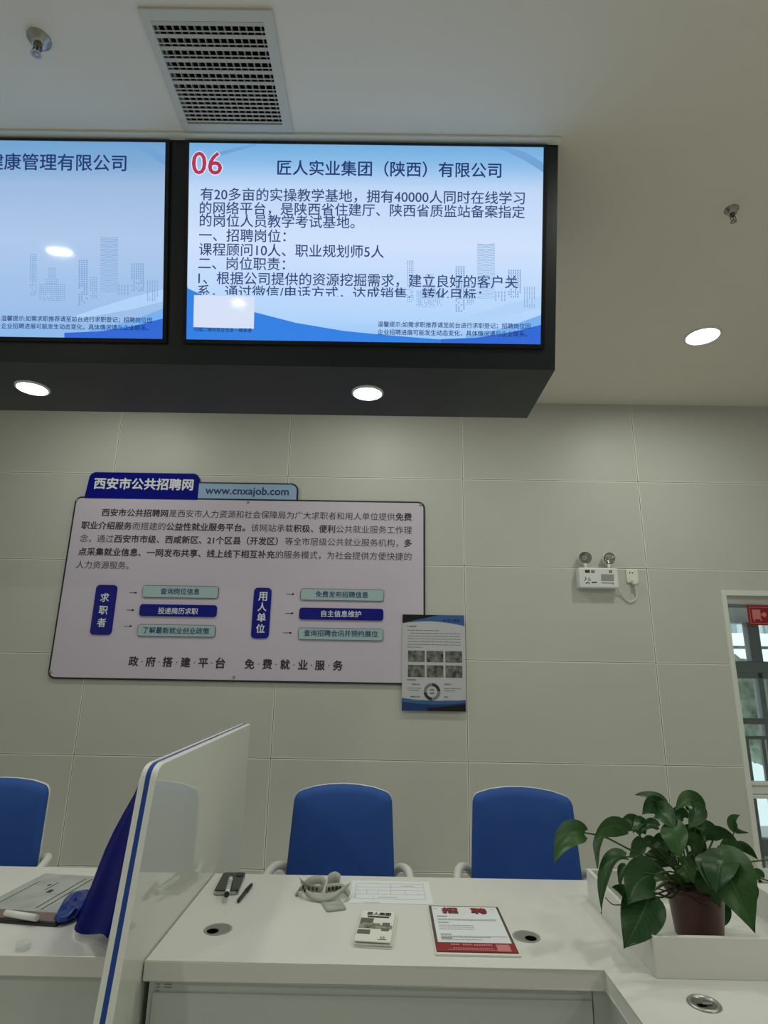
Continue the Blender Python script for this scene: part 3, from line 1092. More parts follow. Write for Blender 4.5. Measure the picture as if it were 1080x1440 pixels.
o = tab.build('title_tab', M['navy'], t)
o['label'] = 'deep blue title tab with white lettering'
ua1, ub1 = BF.px(420, 680)
uu = MB()
uu.plate(BF, [(ta1, tb0 + 0.012), (ua1, tb0 + 0.012)] + [(ua1 - 0.05 + 0.05 * math.cos(math.radians(9 * k)), ub1 - 0.05 + 0.05 * math.sin(math.radians(9 * k))) for k in range(11)] + [(ta1, ub1)], -0.012, 0.001, 0)
ie = 0.010
uu.plate(BF, [(ta1, tb0 + 0.012), (ua1 - ie, tb0 + 0.012)] + [(ua1 - ie - 0.042 + 0.042 * math.cos(math.radians(9 * k)), ub1 - ie - 0.042 + 0.042 * math.sin(math.radians(9 * k))) for k in range(11)] + [(ta1, ub1 - ie)], 0.001, 0.002, 1)
o = uu.build('address_tab', [M['board_line'], M['light_blue']], t)
o['label'] = 'light blue web address tab'
text_part(t, M['white_ink'], BF, '西安市公共招聘网', 132.5, 272.5, 681, 0.005, 0.03)
text_part(t, M['navy_ink'], BF, 'www.cnxajob.com', 289, 406.5, 690, 0.003, 0.018)


def mixed_line(runs, xl, xr, yc, c, fr=None):
    mb = MB()
    fr = BF
    """runs of (text, bold) sharing one line of equal-width characters"""
    n = sum(1.0 if ord(ch) > 255 else 0.56 for s_, _ in runs for ch in s_)
    k = 0.0
    w = (xr - xl) / n
    for s_, b in runs:
        m_ = sum(1.0 if ord(ch) > 255 else 0.56 for ch in s_)
        vs, _f = glyphs(s_, b)
        lo = min(v[0] for v in vs)
        hi = max(v[0] for v in vs)
        x0 = xl + k * w + lo * w
        px_text(mb, fr, s_, x0, x0 + (hi - lo) * w, yc(xl + (k + m_ / 2) * w), c, b)
        k += m_
    mb.build('lettering', M['board_ink'], t, normals=False)


B_ = 0.022
N_ = 0.004
sl = 6.5 / 430
mixed_line([('西安市公共招聘网', B_), ('是西安市人力资源和社会保障局为广大求职者和用人单位提供', N_), ('免费', B_)], 143, 579.5, lambda x: 720.7 + (x - 143) * sl, 0.0025)
mixed_line([('职业介绍服务', B_), ('而搭建的', N_), ('公益性就业服务平台。', B_), ('该网站承载', N_), ('积极、便利', B_), ('公共就业服务工作理', N_)], 114.5, 579.5, lambda x: 738.7 + (x - 115) * sl, 0.0025)
mixed_line([('念，通过', N_), ('西安市市级、西咸新区、21个区县（开发区）', B_), ('等全市层级公共就业服务机构，', N_), ('多', B_)], 112.5, 579.5, lambda x: 757 + (x - 113) * sl, 0.0025)
mixed_line([('点采集就业信息、一网发布共享、线上线下相互补充', B_), ('的服务模式，为社会提供方便快捷的', N_)], 110, 579.5, lambda x: 775.8 + (x - 110) * sl, 0.0025)
mixed_line([('人力资源服务。', N_)], 107, 189, lambda x: 794 + (x - 107) * sl, 0.0025)
for ch, x, y in (('政', 188, 930), ('府', 212, 930.5), ('搭', 236, 931), ('建', 261, 931.5), ('平', 286, 932), ('台', 310, 932.5),
                 ('免', 351, 934), ('费', 376, 934), ('就', 401, 934.5), ('业', 426, 935), ('服', 450, 935.5), ('务', 475, 936)):
    q = MB()
    px_char(q, BF, ch, x, y, 14, 0.0025, 0.03)
    q.build('lettering', M['board_ink'], t, normals=False)
for x, y in ((200, 930.5), (224, 931), (248.5, 931.5), (273.5, 932), (298, 932.5), (363.5, 934), (388.5, 934.5), (413.5, 935), (438, 935.5), (462.5, 936)):
    q = MB()
    q.flat(BF, ell(BF, x, y, 0.9, 0.9, 8)[::-1], 0.0025)
    q.build('separator_dot', M['board_ink'], t, normals=False)
for x0, x1, y in ((182, 191, 833.5), (178, 187, 858), (174.5, 184, 880.5), (402.5, 412, 835.5), (401.5, 411, 862.5), (398, 408.5, 890)):
    q = MB()
    q.flat(BF, px_poly(BF, [(x0, y + 0.4), (x1, y + 0.4), (x1, y - 0.4), (x0, y - 0.4)]), 0.0025)
    q.flat(BF, ell(BF, x1, y, 1.6, 1.5, 10)[::-1], 0.0025)
    q.build('arrow', M['board_ink'], t, normals=False)


def pill(x0, y0, x1, y1, m, name, h, outline=True, r=0.018):
    a0, b1_ = BF.px(x0, y0)
    a1_, b0_ = BF.px(x1, y1)
    q = MB()
    q.plate(BF, rrect(a0, b0_, a1_, b1_, r), 0.0015, h, 0)
    if outline:
        e_ = 0.0035
        q.plate(BF, rrect(a0 + e_, b0_ + e_, a1_ - e_, b1_ - e_, r * 0.7), h, h + 0.001, 1)
        o = q.build(name, [M['mint_line'], m], t)
    else:
        o = q.build(name, m, t)
    return o


for box_, tx in (((202, 823, 307, 842), ('查询岗位信息', 226.5, 281.5, 832)), ((195, 877.5, 302.5, 896.5), ('了解最新就业创业政策', 201.5, 295, 887)),
                 ((423, 827.5, 540, 846), ('免费发布招聘信息', 444, 518, 836.5)), ((420, 882.5, 539, 901.5), ('查询招聘会讯并预约展位', 427.5, 531.5, 891))):
    o = pill(*box_, M['mint'], 'menu_button', 0.008)
    text_part(o, M['navy_ink'], BF, *tx, 0.0095, 0.018)
for box_, tx in (((198, 849.5, 304.5, 868), ('投递简历求职', 223, 279, 859.5)), ((421.5, 854.5, 539, 873), ('自主信息维护', 452, 508, 863.5))):
    o = pill(*box_, M['navy'], 'menu_button', 0.009, False)
    o['label'] = 'navy menu button'
    text_part(o, M['white_ink'], BF, *tx, 0.0095, 0.014)
for box_, chars in (((136.5, 822.5, 157, 893), (('求', 148, 840.5), ('职', 146, 858), ('者', 143.5, 875.5))),
                    ((358, 826.5, 378, 898), (('用', 370, 838.5), ('人', 369, 853.5), ('单', 368, 868.5), ('位', 366.5, 884)))):
    o = pill(*box_, M['navy'], 'heading_pill', 0.007, False, 0.025)
    for ch, x, y in chars:
        q = MB()
        px_char(q, BF, ch, x, y, 12.5, 0.0075, 0.02)
        q.build('lettering', M['white_ink'], o, normals=False)
for x, y in ((108.5, 703.5), (349, 706.5), (591.5, 710), (71.5, 945), (329, 952)):
    a, b = BF.px(x, y)
    MB().lathe([(0.0095, 0.0), (0.0085, 0.004), (0.004, 0.0055), (0, 0.0055)], BF.p(a, b, 0.0015), BF.n, 14).build('screw', M['grey_plastic'], t)

# ------------------------------------------------------------------ poster
PF = Frame((0, WY - 0.022, 0), (1, 0, 0), (0, 0, 1))
pa0, pb1 = PF.px(565, 864)
pa1, pb0 = PF.px(654.3, 1000.8)
pa0 = (PF.px(565, 864)[0] + PF.px(566, 1001)[0]) / 2
pa1 = (PF.px(652, 864)[0] + PF.px(656, 1001)[0]) / 2
PW, PH = pa1 - pa0, pb1 - pb0
t = thing('wall_poster', ((pa0 + pa1) / 2, WY - 0.022, pb0), 'white poster with blue and black waves and six grey photos over the board corner', 'poster')


def pp(u, v):
    return (pa0 + PW * u, pb1 - PH * v)


q = MB()
q.plate(PF, [(pa0, pb0), (pa1, pb0), (pa1, pb1), (pa0, pb1)], -0.0012, 0)
q.build('sheet', M['poster_paper'], t)
zx = lambda X: (X - 195) / (878 - 195)
zy = lambda Y_: (Y_ - 180) / (1245 - 180)


def pband(mb, top, bot, c, mi=0):
    for i in range(len(top) - 1):
        mb.flat(PF, [pp(*bot[i]), pp(*bot[i + 1]), pp(*top[i + 1]), pp(*top[i])], c, mi)


q = MB()
us = [i / 10 for i in range(11)]
pband(q, [(u, 0) for u in us], [(u, 0.085 - 0.09 * u + 0.12 * u * u) for u in us], 0.0003, 0)
pband(q, [(u, max(0.0, 0.055 - 0.11 * u + 0.03 * u * u)) for u in us], [(u, 0.095 - 0.12 * u + 0.14 * u * u) for u in us], 0.0005, 2)
pband(q, [(u, 0.0) for u in us[:7]], [(u, max(0.0, 0.09 - 0.15 * u)) for u in us[:7]], 0.0007, 1)
pband(q, [(u, 0.06 - 0.035 * u) for u in us[3:]], [(u, 0.064 - 0.03 * u) for u in us[3:]], 0.0008, 2)
pband(q, [(u, 0.872 + 0.08 * u - 0.07 * u * u) for u in us], [(u, 1.0) for u in us], 0.0003, 2)
pband(q, [(u, 0.91 + 0.09 * u - 0.09 * u * u) for u in us], [(u, 1.0) for u in us], 0.0005, 0)
pband(q, [(u, 0.955 + 0.03 * u - 0.105 * max(0, u - .45)) for u in us[4:]], [(u, 1.0) for u in us[4:]], 0.0007, 1)
q.build('printed_wave', [M['poster_blue'], M['poster_black'], M['poster_light']], t, normals=False)
q = MB()


def dash(u0, u1, v, h=0.007, gap=True):
    u = u0
    while u < u1:
        L = random.uniform(0.02, 0.09) if gap else u1 - u0
        e_ = min(u + L, u1)
        q.flat(PF, [pp(u, v + h / 2), pp(e_, v + h / 2), pp(e_, v - h / 2), pp(u, v - h / 2)], 0.0004)
        u = e_ + 0.008


for Y_ in (360, 392, 424, 455, 487, 519):
    dash(zx(250 + (30 if Y_ == 392 else 0)), zx(600 if Y_ == 360 else 832), zy(Y_))
dash(zx(250), zx(415), zy(550))
dash(zx(272), zx(350), zy(315), 0.014, False)
dash(zx(262), zx(345), zy(912), 0.014, False)
for (x0, x1, Y_, h) in ((303, 385, 960, .014), (255, 400, 1002, .008), (268, 390, 1026, .008), (285, 392, 1094, .014), (280, 395, 1130, .008), (648, 725, 955, .014),
                        (648, 825, 1000, .008), (648, 765, 1025, .008), (648, 685, 1092, .014), (648, 820, 1130, .008)):
    dash(zx(x0), zx(x1), zy(Y_), h)
for Y_ in (1018, 1055):
    dash(zx(495), zx(542), zy(Y_), 0.018, False)
for Y_ in (313, 910):
    cx, cy = zx(252), zy(Y_)
    q.flat(PF, [pp(cx - .012, cy), pp(cx, cy + .009), pp(cx + .012, cy), pp(cx, cy - .009)], 0.0004)
q.build('print', M['ink_soft'], t, normals=False)
for (x0, x1) in ((258, 440), (460, 642), (665, 848)):
    for (y0, y1) in ((588, 715), (748, 882)):
        a0_, b1_ = pp(zx(x0), zy(y0))
        a1_, b0_ = pp(zx(x1), zy(y1))
        m_ = MB()
        m_.flat(PF, [(a0_, b0_), (a1_, b0_), (a1_, b1_), (a0_, b1_)], 0.0005)
        m_.build('printed_photo', M['ink_photo_grey'], t, normals=False)
q = MB()
cx, cy, r1_, r0_ = (518 - 195) / 683 * PW + pa0, pb1 - PH * zy(1038), 90 / 683 * PW, 57 / 683 * PW
for k in range(32):
    t0, t1 = 2 * math.pi * k / 32, 2 * math.pi * (k + 1) / 32
    if k % 8 == 0:
        t0 += 0.05
    q.flat(PF, [(cx + r0_ * math.cos(t0), cy + r0_ * math.sin(t0)), (cx + r1_ * math.cos(t0), cy + r1_ * math.sin(t0)),
                (cx + r1_ * math.cos(t1), cy + r1_ * math.sin(t1)), (cx + r0_ * math.cos(t1), cy + r0_ * math.sin(t1))], 0.0005, 0 if (k // 8) % 2 == 0 else 1)
q.build('ring_chart', [M['ink'], M['ink_soft']], t, normals=False)
q = MB()
put_text(q, PF, '匠人集团', *[pp(zx(x), 0)[0] for x in (690, 828)], pb1 - PH * zy(240), 0.0012, 0.03)
dd = [pp(zx(640), zy(240)), pp(zx(660), zy(257)), pp(zx(682), zy(240)), pp(zx(660), zy(223))]
q.flat(PF, dd, 0.0012)
q.build('lettering', M['navy_ink'], t, normals=False)

# ------------------------------------------------------------------ emergency light and socket
EF = Frame((0, WY, 0), (1, 0, 0), (0, 0, 1))
ED = 0.062
EFF = Frame((0, WY - ED, 0), (1, 0, 0), (0, 0, 1))
ea0, eb1 = EFF.px(813.5, 798)
ea1, eb0 = EFF.px(871, 827)
t = thing('emergency_light', ((ea0 + ea1) / 2, WY, eb0), 'white emergency light box with two round lamp heads on the wall', 'emergency light')
MB().box((ea0, WY - ED, eb0), (ea1, WY, eb1), 0.006).build('case', M['white_plastic'], t)
for (x, y, sgx) in ((824.5, 783.5, -0.25), (857.5, 784.5, 0.12)):
    a, b = EFF.px(x, y)
    c = Vector((a, WY - 0.040, b))
    ax = Vector((sgx, -1, -0.25)).normalized()
    h = MB()
    h.lathe([(0, -0.036), (0.02, -0.034), (0.037, -0.018), (0.044, 0.006), (0.046, 0.012), (0.043, 0.014), (0.041, 0.012)], c, ax, 28, 0)
    h.tube([(a, WY - 0.035, b - 0.038), (a, WY - 0.035, eb1 - 0.004)], 0.010, 10, 0)
    o = h.build('lamp_head', M['cream_plastic'], t)
    MB().lathe([(0.0415, 0.012), (0.034, -0.008), (0.018, -0.020), (0.006, -0.022), (0.006, -0.006), (0, -0.004)], c, ax, 28).build('reflector', M['chrome'], o)
E_ = lambda X, Y_: (800 + X / 9.82, 760 + Y_ / 9.82)
q = MB()
q.flat(EFF, px_poly(EFF, [E_(445, 560), E_(622, 562), E_(620, 470), E_(443, 466)]), 0.0006, 1)
q.flat(EFF, px_poly(EFF, [E_(222, 447), E_(288, 449), E_(288, 407), E_(222, 405)]), 0.0006, 0)
q.flat(EFF, px_poly(EFF, [E_(305, 450), E_(355, 452), E_(355, 412), E_(305, 410)]), 0.0006, 2)
q.flat(EFF, px_poly(EFF, [E_(552, 448), E_(598, 450), E_(598, 412), E_(552, 410)]), 0.0006, 2)
q.flat(EFF, px_poly(EFF, [E_(455, 592), E_(600, 596), E_(600, 585), E_(455, 580)]), 0.0006, 2)
q.flat(EFF, px_poly(EFF, [E_(600, 608), E_(622, 609), E_(622, 582), E_(600, 580)]), 0.0006, 1)
q.flat(EFF, px_poly(EFF, [E_(312, 590), E_(385, 588), E_(385, 570), E_(312, 572)]), 0.0006, 0)
for x0, y0, x1, y1 in ((225, 500, 240, 540), (215, 560, 232, 530), (262, 515, 300, 535), (255, 540, 300, 560), (232, 600, 262, 575), (262, 572, 290, 605), (235, 585, 285, 580)):
    a = Vector((*EFF.px(*E_(x0, y0)), 0))
    b = Vector((*EFF.px(*E_(x1, y1)), 0))
    d = (b - a).normalized() * 0.002
    n_ = Vector((-d.y, d.x, 0))
    q.flat(EFF, [((a + n_).x, (a + n_).y), ((a - n_).x, (a - n_).y), ((b - n_).x, (b - n_).y), ((b + n_).x, (b + n_).y)], 0.0006, 0)
q.build('printed_marking', [M['ink'], M['grey_plastic'], M['ink_soft']], t, normals=False)
# socket
SF = Frame((0, WY - 0.012, 0), (1, 0, 0), (0, 0, 1))
sa0, sb1 = SF.px(880, 800.5)
sa1, sb0 = SF.px(898.5, 819.5)
t = thing('wall_socket', ((sa0 + sa1) / 2, WY, sb0), 'cream square wall socket right of the emergency light', 'socket')
MB().box((sa0, WY - 0.012, sb0), (sa1, WY, sb1), 0.003).build('face_plate', M['cream_plastic'], t)
q = MB()
for X, Y_ in ((840, 447), (876, 447)):
    a, b = SF.px(*E_(X, Y_))
    q.plate(SF, [(a - .003, b - .006), (a + .003, b - .004), (a + .003, b + .006), (a - .003, b + .004)], -0.002, 0.0006)
q.build('slot', M['dark_plastic'], t)
t = thing('power_cord', (*at_y(890, 838, WY - 0.02).xy, at_y(890, 846, WY - 0.02).z), 'cream plug and looping cord from the emergency light to the socket', 'cord')
pc = at_y(892.5, 818, WY - 0.03)
MB().box((pc.x - 0.016, WY - 0.042, pc.z - 0.018), (pc.x + 0.016, WY - 0.0125, pc.z + 0.014), 0.006).build('plug', M['cream_plastic'], t)
pts = [at_y(868, 826, WY - 0.03), at_y(872, 832, WY - 0.018), at_y(877.5, 840, WY - 0.010), at_y(883, 845, WY - 0.009), at_y(888.5, 846, WY - 0.009), at_y(893, 843.5, WY - 0.010),
       at_y(895.5, 838, WY - 0.012), at_y(894.5, 830, WY - 0.02), at_y(893, 822, WY - 0.028)]
MB().tube(spline(pts, 5), 0.0042, 8).build('cable', M['cream_plastic'], t)

# ================================================================== DESKS
DZ = 0.75
FY = 1.643
XR = 0.547           # inner edge of the return


def fas(y_lo, y_hi, x):     # fascia depth
    return at_y(x, y_hi, FY).z - at_y(x, y_lo, FY).z


TH = 0.044
t = thing('reception_desk', (0.25, 1.95, 0), 'long white reception desk turning toward the viewer at right', 'desk')
q = MB()
poly = [(-0.574, FY), (XR, FY), (XR, 0.30), (1.55, 0.30), (1.55, 2.253), (-0.574, 2.253)]
DF = Frame((0, 0, DZ), (1, 0, 0), (0, 1, 0))
tmp = bmesh.new()
lo = [tmp.verts.new((x, y, DZ - TH)) for x, y in poly]
hi = [tmp.verts.new((x, y, DZ)) for x, y in poly]
tmp.faces.new(hi)
tmp.faces.new(lo[::-1])
for k in range(6):
    tmp.faces.new((lo[k], lo[(k + 1) % 6], hi[(k + 1) % 6], hi[k]))
bmesh.ops.bevel(tmp, geom=tmp.edges[:], offset=0.0022, segments=2, affect='EDGES')
q.merge(tmp)
q.build('desktop', M['white_lam'], t)
RB = DZ - TH
q = MB()
xg = at_y(833, 1400, FY + 0.012).x
q.box((-0.560, FY + 0.012, 0.06), (xg - 0.0012, FY + 0.030, RB))
q.box((xg + 0.0012, FY + 0.012, 0.06), (XR + 0.03, FY + 0.030, RB))
q.box((XR + 0.012, 0.33, 0.06), (XR + 0.030, FY + 0.012, RB))
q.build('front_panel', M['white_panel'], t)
pz = at_y(400, 1400, FY + 0.006).z
q = MB()
q.box((-0.548, FY + 0.007, 0.08), (xg - 0.003, FY + 0.0118, pz), 0.001)
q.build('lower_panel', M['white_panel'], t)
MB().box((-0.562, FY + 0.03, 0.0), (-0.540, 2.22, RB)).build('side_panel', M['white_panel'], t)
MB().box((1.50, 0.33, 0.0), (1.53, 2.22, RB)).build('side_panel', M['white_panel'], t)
MB().box((-0.55, FY + 0.05, 0), (XR + 0.03, FY + 0.07, 0.06)).build('plinth', M['grey_plastic'], t)
# asset sticker under the desk edge
SFy = FY + 0.0115
KF = Frame((0, SFy, 0), (1, 0, 0), (0, 0, 1))
st = thing('asset_sticker', KF.p(*KF.px(236, 1397)), 'small silver printed sticker under the left end of the long desk edge', 'sticker')
a0, b1 = KF.px(217, 1379.5)
a1, b0 = KF.px(256.5, 1396.5)
MB().plate(KF, [(a0, b0), (a1, b0), (a1, b1), (a0, b1)], 0, 0.0004).build('label_film', mat('silver_label', (0.50, 0.52, 0.50), 0.4), st)
q = MB()
for v in (0.25, 0.5, 0.8):
    for u0, u1 in ((0.08, 0.22), (0.36, 0.62)):
        if v == 0.8 and u0 > 0.3:
            continue
        q.flat(KF, [(a0 + (a1 - a0) * u0, b1 - (b1 - b0) * (v + .05)), (a0 + (a1 - a0) * u1, b1 - (b1 - b0) * (v + .05)), (a0 + (a1 - a0) * u1, b1 - (b1 - b0) * (v - .05)), (a0 + (a1 - a0) * u0, b1 - (b1 - b0) * (v - .05))], 0.0007)
q.build('print', M['ink_soft'], st, normals=False)

t = thing('side_desk', (-1.6, 1.95, 0), 'white desk left of the partition, holding the sleeve of papers', 'desk')
MB().box((-2.8, 1.657, DZ - TH), (-0.622, 2.285, DZ), 0.0022).build('desktop', M['white_lam'], t)
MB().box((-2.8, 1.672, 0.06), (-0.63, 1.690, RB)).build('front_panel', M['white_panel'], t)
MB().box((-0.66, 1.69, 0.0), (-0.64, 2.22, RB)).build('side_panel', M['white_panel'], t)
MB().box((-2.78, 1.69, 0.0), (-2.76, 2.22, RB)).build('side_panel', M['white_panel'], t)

# ------------------------------------------------------------------ partition screen between the desks
PX1 = -0.5765
lay = ((PX1, PX1 - 0.0150), (PX1 - 0.0150, PX1 - 0.0275), (PX1 - 0.0275, PX1 - 0.042))


def slant(z):
    return 1.598 - 0.225 * (1.17 - z)


top_z = 1.199
outl = [(slant(0.0), 0.0), (slant(1.165), 1.165)]
for k in range(8):
    a = k / 7
    p = (1 - a) ** 2 * Vector((slant(1.165), 1.165)) + 2 * a * (1 - a) * Vector((slant(1.197), 1.199)) + a * a * Vector((1.655, 1.199))
    outl.append((p.x, p.y))
outl += [(2.66, 1.199), (2.66, 0.0)]
t = thing('desk_partition', (PX1 - 0.018, 2.1, 0), 'glossy white desk partition with a blue stripe along its slanted edge', 'partition')
YZ = Frame((0, 0, 0), (0, 1, 0), (0, 0, 1))       # normal +x
for i, (x1_, x0_) in enumerate(lay):
    q = MB()
    ins = 0.0035 if i == 1 else 0.0
    n = len(outl)
    inner = []
    tmp = bmesh.new()
    lo = [tmp.verts.new((x0_, y, z)) for y, z in outl]
    hi = [tmp.verts.new((x1_, y, z)) for y, z in outl]
    tmp.faces.new(hi)
    tmp.faces.new(lo[::-1])
    for k in range(n):
        f = tmp.faces.new((lo[k], lo[(k + 1) % n], hi[(k + 1) % n], hi[k]))
        f.material_index = 1
    if i != 1:
        bmesh.ops.recalc_face_normals(tmp, faces=tmp.faces[:])
        eds = [e_ for e_ in tmp.edges if all(abs(v.co.x - (x1_ if i == 0 else x0_)) < 1e-6 for v in e_.verts)]
        bmesh.ops.bevel(tmp, geom=eds, offset=0.004, segments=3, affect='EDGES', profile=0.5)
    mp = {}
    for v in tmp.verts:
        mp[v] = q.bm.verts.new(v.co)
    for f in tmp.faces:
        g = q.bm.faces.new([mp[v] for v in f.verts])
        g.material_index = 0 if abs(f.normal.x) > 0.98 else 1
    tmp.free()
    if i == 1:
        o = q.build('blue_stripe', [M['edge_blue'], M['edge_blue']], t)
        o['label'] = 'blue stripe'
    else:
        q.build('side_panel', [M['gloss_white'], M['edge_white']], t)


# ------------------------------------------------------------------ office chairs
def chair_outline(grow=0.0, n=8):
    """(x,z) outline of the back pad, from bottom left, anticlockwise"""
    zb, zt = 0.50, 0.927
    r = 0.032
    hw = lambda z: 0.226 - 0.040 * (z - zb) / (zt - zb) * 0.5
    pts = []
    pts += [(-hw(zb) + 0.03, zb)] + [(hw(zb) - 0.03, zb)]
    pts += [(hw(zb), zb + 0.03)]
    pts += [(hw(z), z) for z in (0.6, 0.7, 0.8, 0.87, 0.895)]
    w = hw(0.927)
    pts += [(w - 0.004, 0.912), (w - 0.014, 0.924), (w - 0.03, 0.931)]
    pts += [(w * 0.62, 0.9435), (w * 0.3, 0.9515), (0, 0.954), (-w * 0.3, 0.9515), (-w * 0.62, 0.9435)]
    pts += [(-w + 0.03, 0.931), (-w + 0.014, 0.924), (-w + 0.004, 0.912)]
    pts += [(-hw(z), z) for z in (0.895, 0.87, 0.8, 0.7, 0.6)]
    pts += [(-hw(zb), zb + 0.03)]
    cx, cz = 0, 0.73
    out = []
    for i, (x, z) in enumerate(pts):
        a = Vector(pts[i - 1])
        b = Vector(pts[(i + 1) % len(pts)])
        d = (b - a).normalized()
        nrm = Vector((d.y, -d.x))
        out.append((x + nrm.x * grow, z + nrm.y * grow))
    return out


def cy_(x, z):
    return -0.55 * x * x + 0.16 * (z - 0.6)


def pad(mb, layers):
    prev = None
    for g, dy in layers:
        ring = [mb.bm.verts.new((x, cy_(x, z) + dy, z)) for x, z in chair_outline(g)]
        if prev:
            n = len(ring)
            for k in range(n):
                f = mb.bm.faces.new((prev[k], prev[(k + 1) % n], ring[(k + 1) % n], ring[k]))
                f.smooth = True
        else:
            first = ring
        prev = ring
    for ring, sgn in ((first, 1), (prev, -1)):
        n = len(ring)
        # bridge left and right halves row by row
        c = [mb.bm.verts.new((v.co.x * 0.5, cy_(v.co.x * 0.5, v.co.z) + (v.co.y - cy_(v.co.x, v.co.z)), v.co.z * 0.5 + 0.73 * 0.5)) for v in ring]
        for v in c:
            v.co.y = cy_(v.co.x, v.co.z) + layers[0 if sgn > 0 else -1][1]
        for k in range(n):
            f = mb.bm.faces.new((ring[k], ring[(k + 1) % n], c[(k + 1) % n], c[k]))
            f.smooth = True
        m_ = mb.bm.verts.new((0, cy_(0, 0.73) + layers[0 if sgn > 0 else -1][1], 0.73))
        for k in range(n):
            f = mb.bm.faces.new((c[k], c[(k + 1) % n], m_))
            f.smooth = True


def make_chair(label):
    t = thing('office_chair', (0, 0, 0), label, 'chair', 'blue office chairs behind the desks')
    q = MB()
    pad(q, [(0.0, 0.02), (0.0, -0.004), (-0.004, -0.014), (-0.014, -0.022), (-0.032, -0.027)])
    q.build('back_cushion', M['chair_blue'], t)
    q = MB()
    pad(q, [(-0.012, 0.046), (-0.001, 0.036), (0.0012, 0.022), (0.0005, 0.012)])
    q.build('back_shell', M['chair_white'], t)
    q = MB()
    q.box((-0.235, -0.46, 0.42), (0.235, -0.02, 0.50), 0.03)
    q.build('seat', M['chair_blue'], t)
    for s in (-1, 1):
        q = MB()
        pts = [(s * 0.20, 0.035, 0.60), (s * 0.235, 0.02, 0.645), (s * 0.265, -0.04, 0.662), (s * 0.278, -0.14, 0.660), (s * 0.278, -0.30, 0.640), (s * 0.270, -0.36, 0.60), (s * 0.25, -0.34, 0.50), (s * 0.22, -0.30, 0.43)]
        q.tube(spline(pts, 5), 0.0165, 10)
        q.build('armrest', M['chair_white'], t)
    q = MB()
    q.lathe([(0.03, 0.10), (0.03, 0.28), (0.02, 0.28), (0.02, 0.42)], (0, -0.22, 0), n=16)
    q.build('gas_column', M['dark_plastic'], t)
    for k in range(5):
        a = 2 * math.pi * k / 5 + 0.3
        d = Vector((math.cos(a), math.sin(a), 0))
        c = Vector((0, -0.22, 0))
        q = MB()
        q.tube([c + Vector((0, 0, 0.11)), c + d * 0.29 + Vector((0, 0, 0.07))], [0.025, 0.016], 8)
        q.tube([c + d * 0.29 + Vector((-d.y, d.x, 0)) * 0.022 + Vector((0, 0, 0.028)), c + d * 0.29 - Vector((-d.y, d.x, 0)) * 0.022 + Vector((0, 0, 0.028))], 0.028, 12)
        q.build('base_leg', M['chair_white'], t)
    return t


CY = 2.66
c1 = make_chair('blue office chair in the middle, behind the lanyard and the grey form')
c1.location = (-0.165, CY, 0)
copy_tree(c1, (0.590, CY, 0), math.radians(-6), 'blue office chair behind the red flyer, half covered by plant leaves')
copy_tree(c1, (-1.640, CY, 0), math.radians(10), 'blue office chair at the left picture edge behind the side desk')


# ================================================================== THINGS ON THE DESK
def grommet(cx, cy, r, hole, label, ring_metal=False):
    t = thing('cable_grommet', (cx, cy, DZ), label, 'cable grommet', 'round cable grommets in the desktop')
    c = (cx, cy, DZ)
    if ring_metal:
        MB().lathe([(r, 0), (r, 0.002), (r * 0.93, 0.0045), (r * 0.8, 0.0045), (r * 0.72, 0.002), (r * 0.70, 0.0006)], c).build('rim', M['steel'], t)
        MB().lathe([(r * 0.70, 0.0008), (0, 0.0008)], c).build('cap', mat('dark_grommet_cap', (0.10, 0.10, 0.09), 0.35), t)
        q = MB()
        q.box((cx - r * 0.48, cy - r * 0.35, DZ + 0.001), (cx + r * 0.02, cy - r * 0.02, DZ + 0.0016))
        q.build('cable_hole', M['black_hole'], t)
        q = MB()
        q.box((cx - r * 0.2, cy - r * 0.22, DZ + 0.001), (cx + r * 0.42, cy - r * 0.12, DZ + 0.006), 0.001)
        q.build('flap', M['steel'], t)
        return
    MB().lathe([(r, 0), (r, 0.0014), (r * 0.95, 0.002), (r * 0.88, 0.0014), (r * 0.86, 0.0008)], c).build('rim', M['grey_plastic'], t)
    MB().lathe([(r * 0.87, 0.0009), (0, 0.0009)], c).build('cap', mat('grommet_cap', (0.22, 0.23, 0.22), 0.4), t)
    q = MB()
    q.lathe([(r * 0.42, 0.0013), (0, 0.0013)], (cx + hole[0], cy + hole[1], DZ))
    q.build('cable_hole', M['black_hole'], t)


grommet(-0.443, 1.820, 0.038, (-0.011, -0.013), 'grey cable grommet on the desk in front of the phone')
grommet(0.397, 1.812, 0.037, (0.009, -0.012), 'grey cable grommet right of the red flyer')
grommet(0.712, 1.500, 0.035, (0, 0), 'metal ringed cable grommet in front of the white planter', True)

# phone
PHF = Frame((-0.520, 2.069, DZ), (0.071, 0.006, 0), (-0.006, 0.16, 0))
PHF = Frame((-0.522, 2.055, DZ), (0.071, 0.006, 0), (-0.006, 0.16, 0))
t = thing('mobile_phone', PHF.p(0.036, 0.08), 'dark grey mobile phone lying face down under the marker', 'phone')
MB().plate(PHF, rrect(0, 0, 0.074, 0.164, 0.012), 0.0, 0.0135).build('phone_case', M['dark_plastic'], t)
q = MB()
q.plate(PHF, rrect(-0.0007, -0.0007, 0.0747, 0.1647, 0.0125), 0.002, 0.0115)
q.build('metal_band', M['steel'], t)
MB().plate(PHF, rrect(0.0015, 0.0015, 0.0725, 0.1625, 0.011), 0.0135, 0.0141).build('back_glass', mat('phone_back', (0.035, 0.038, 0.035), 0.25), t)
MB().plate(PHF, rrect(0.047, 0.122, 0.069, 0.156, 0.006), 0.0141, 0.0158).build('camera_bump', M['poster_black'], t)
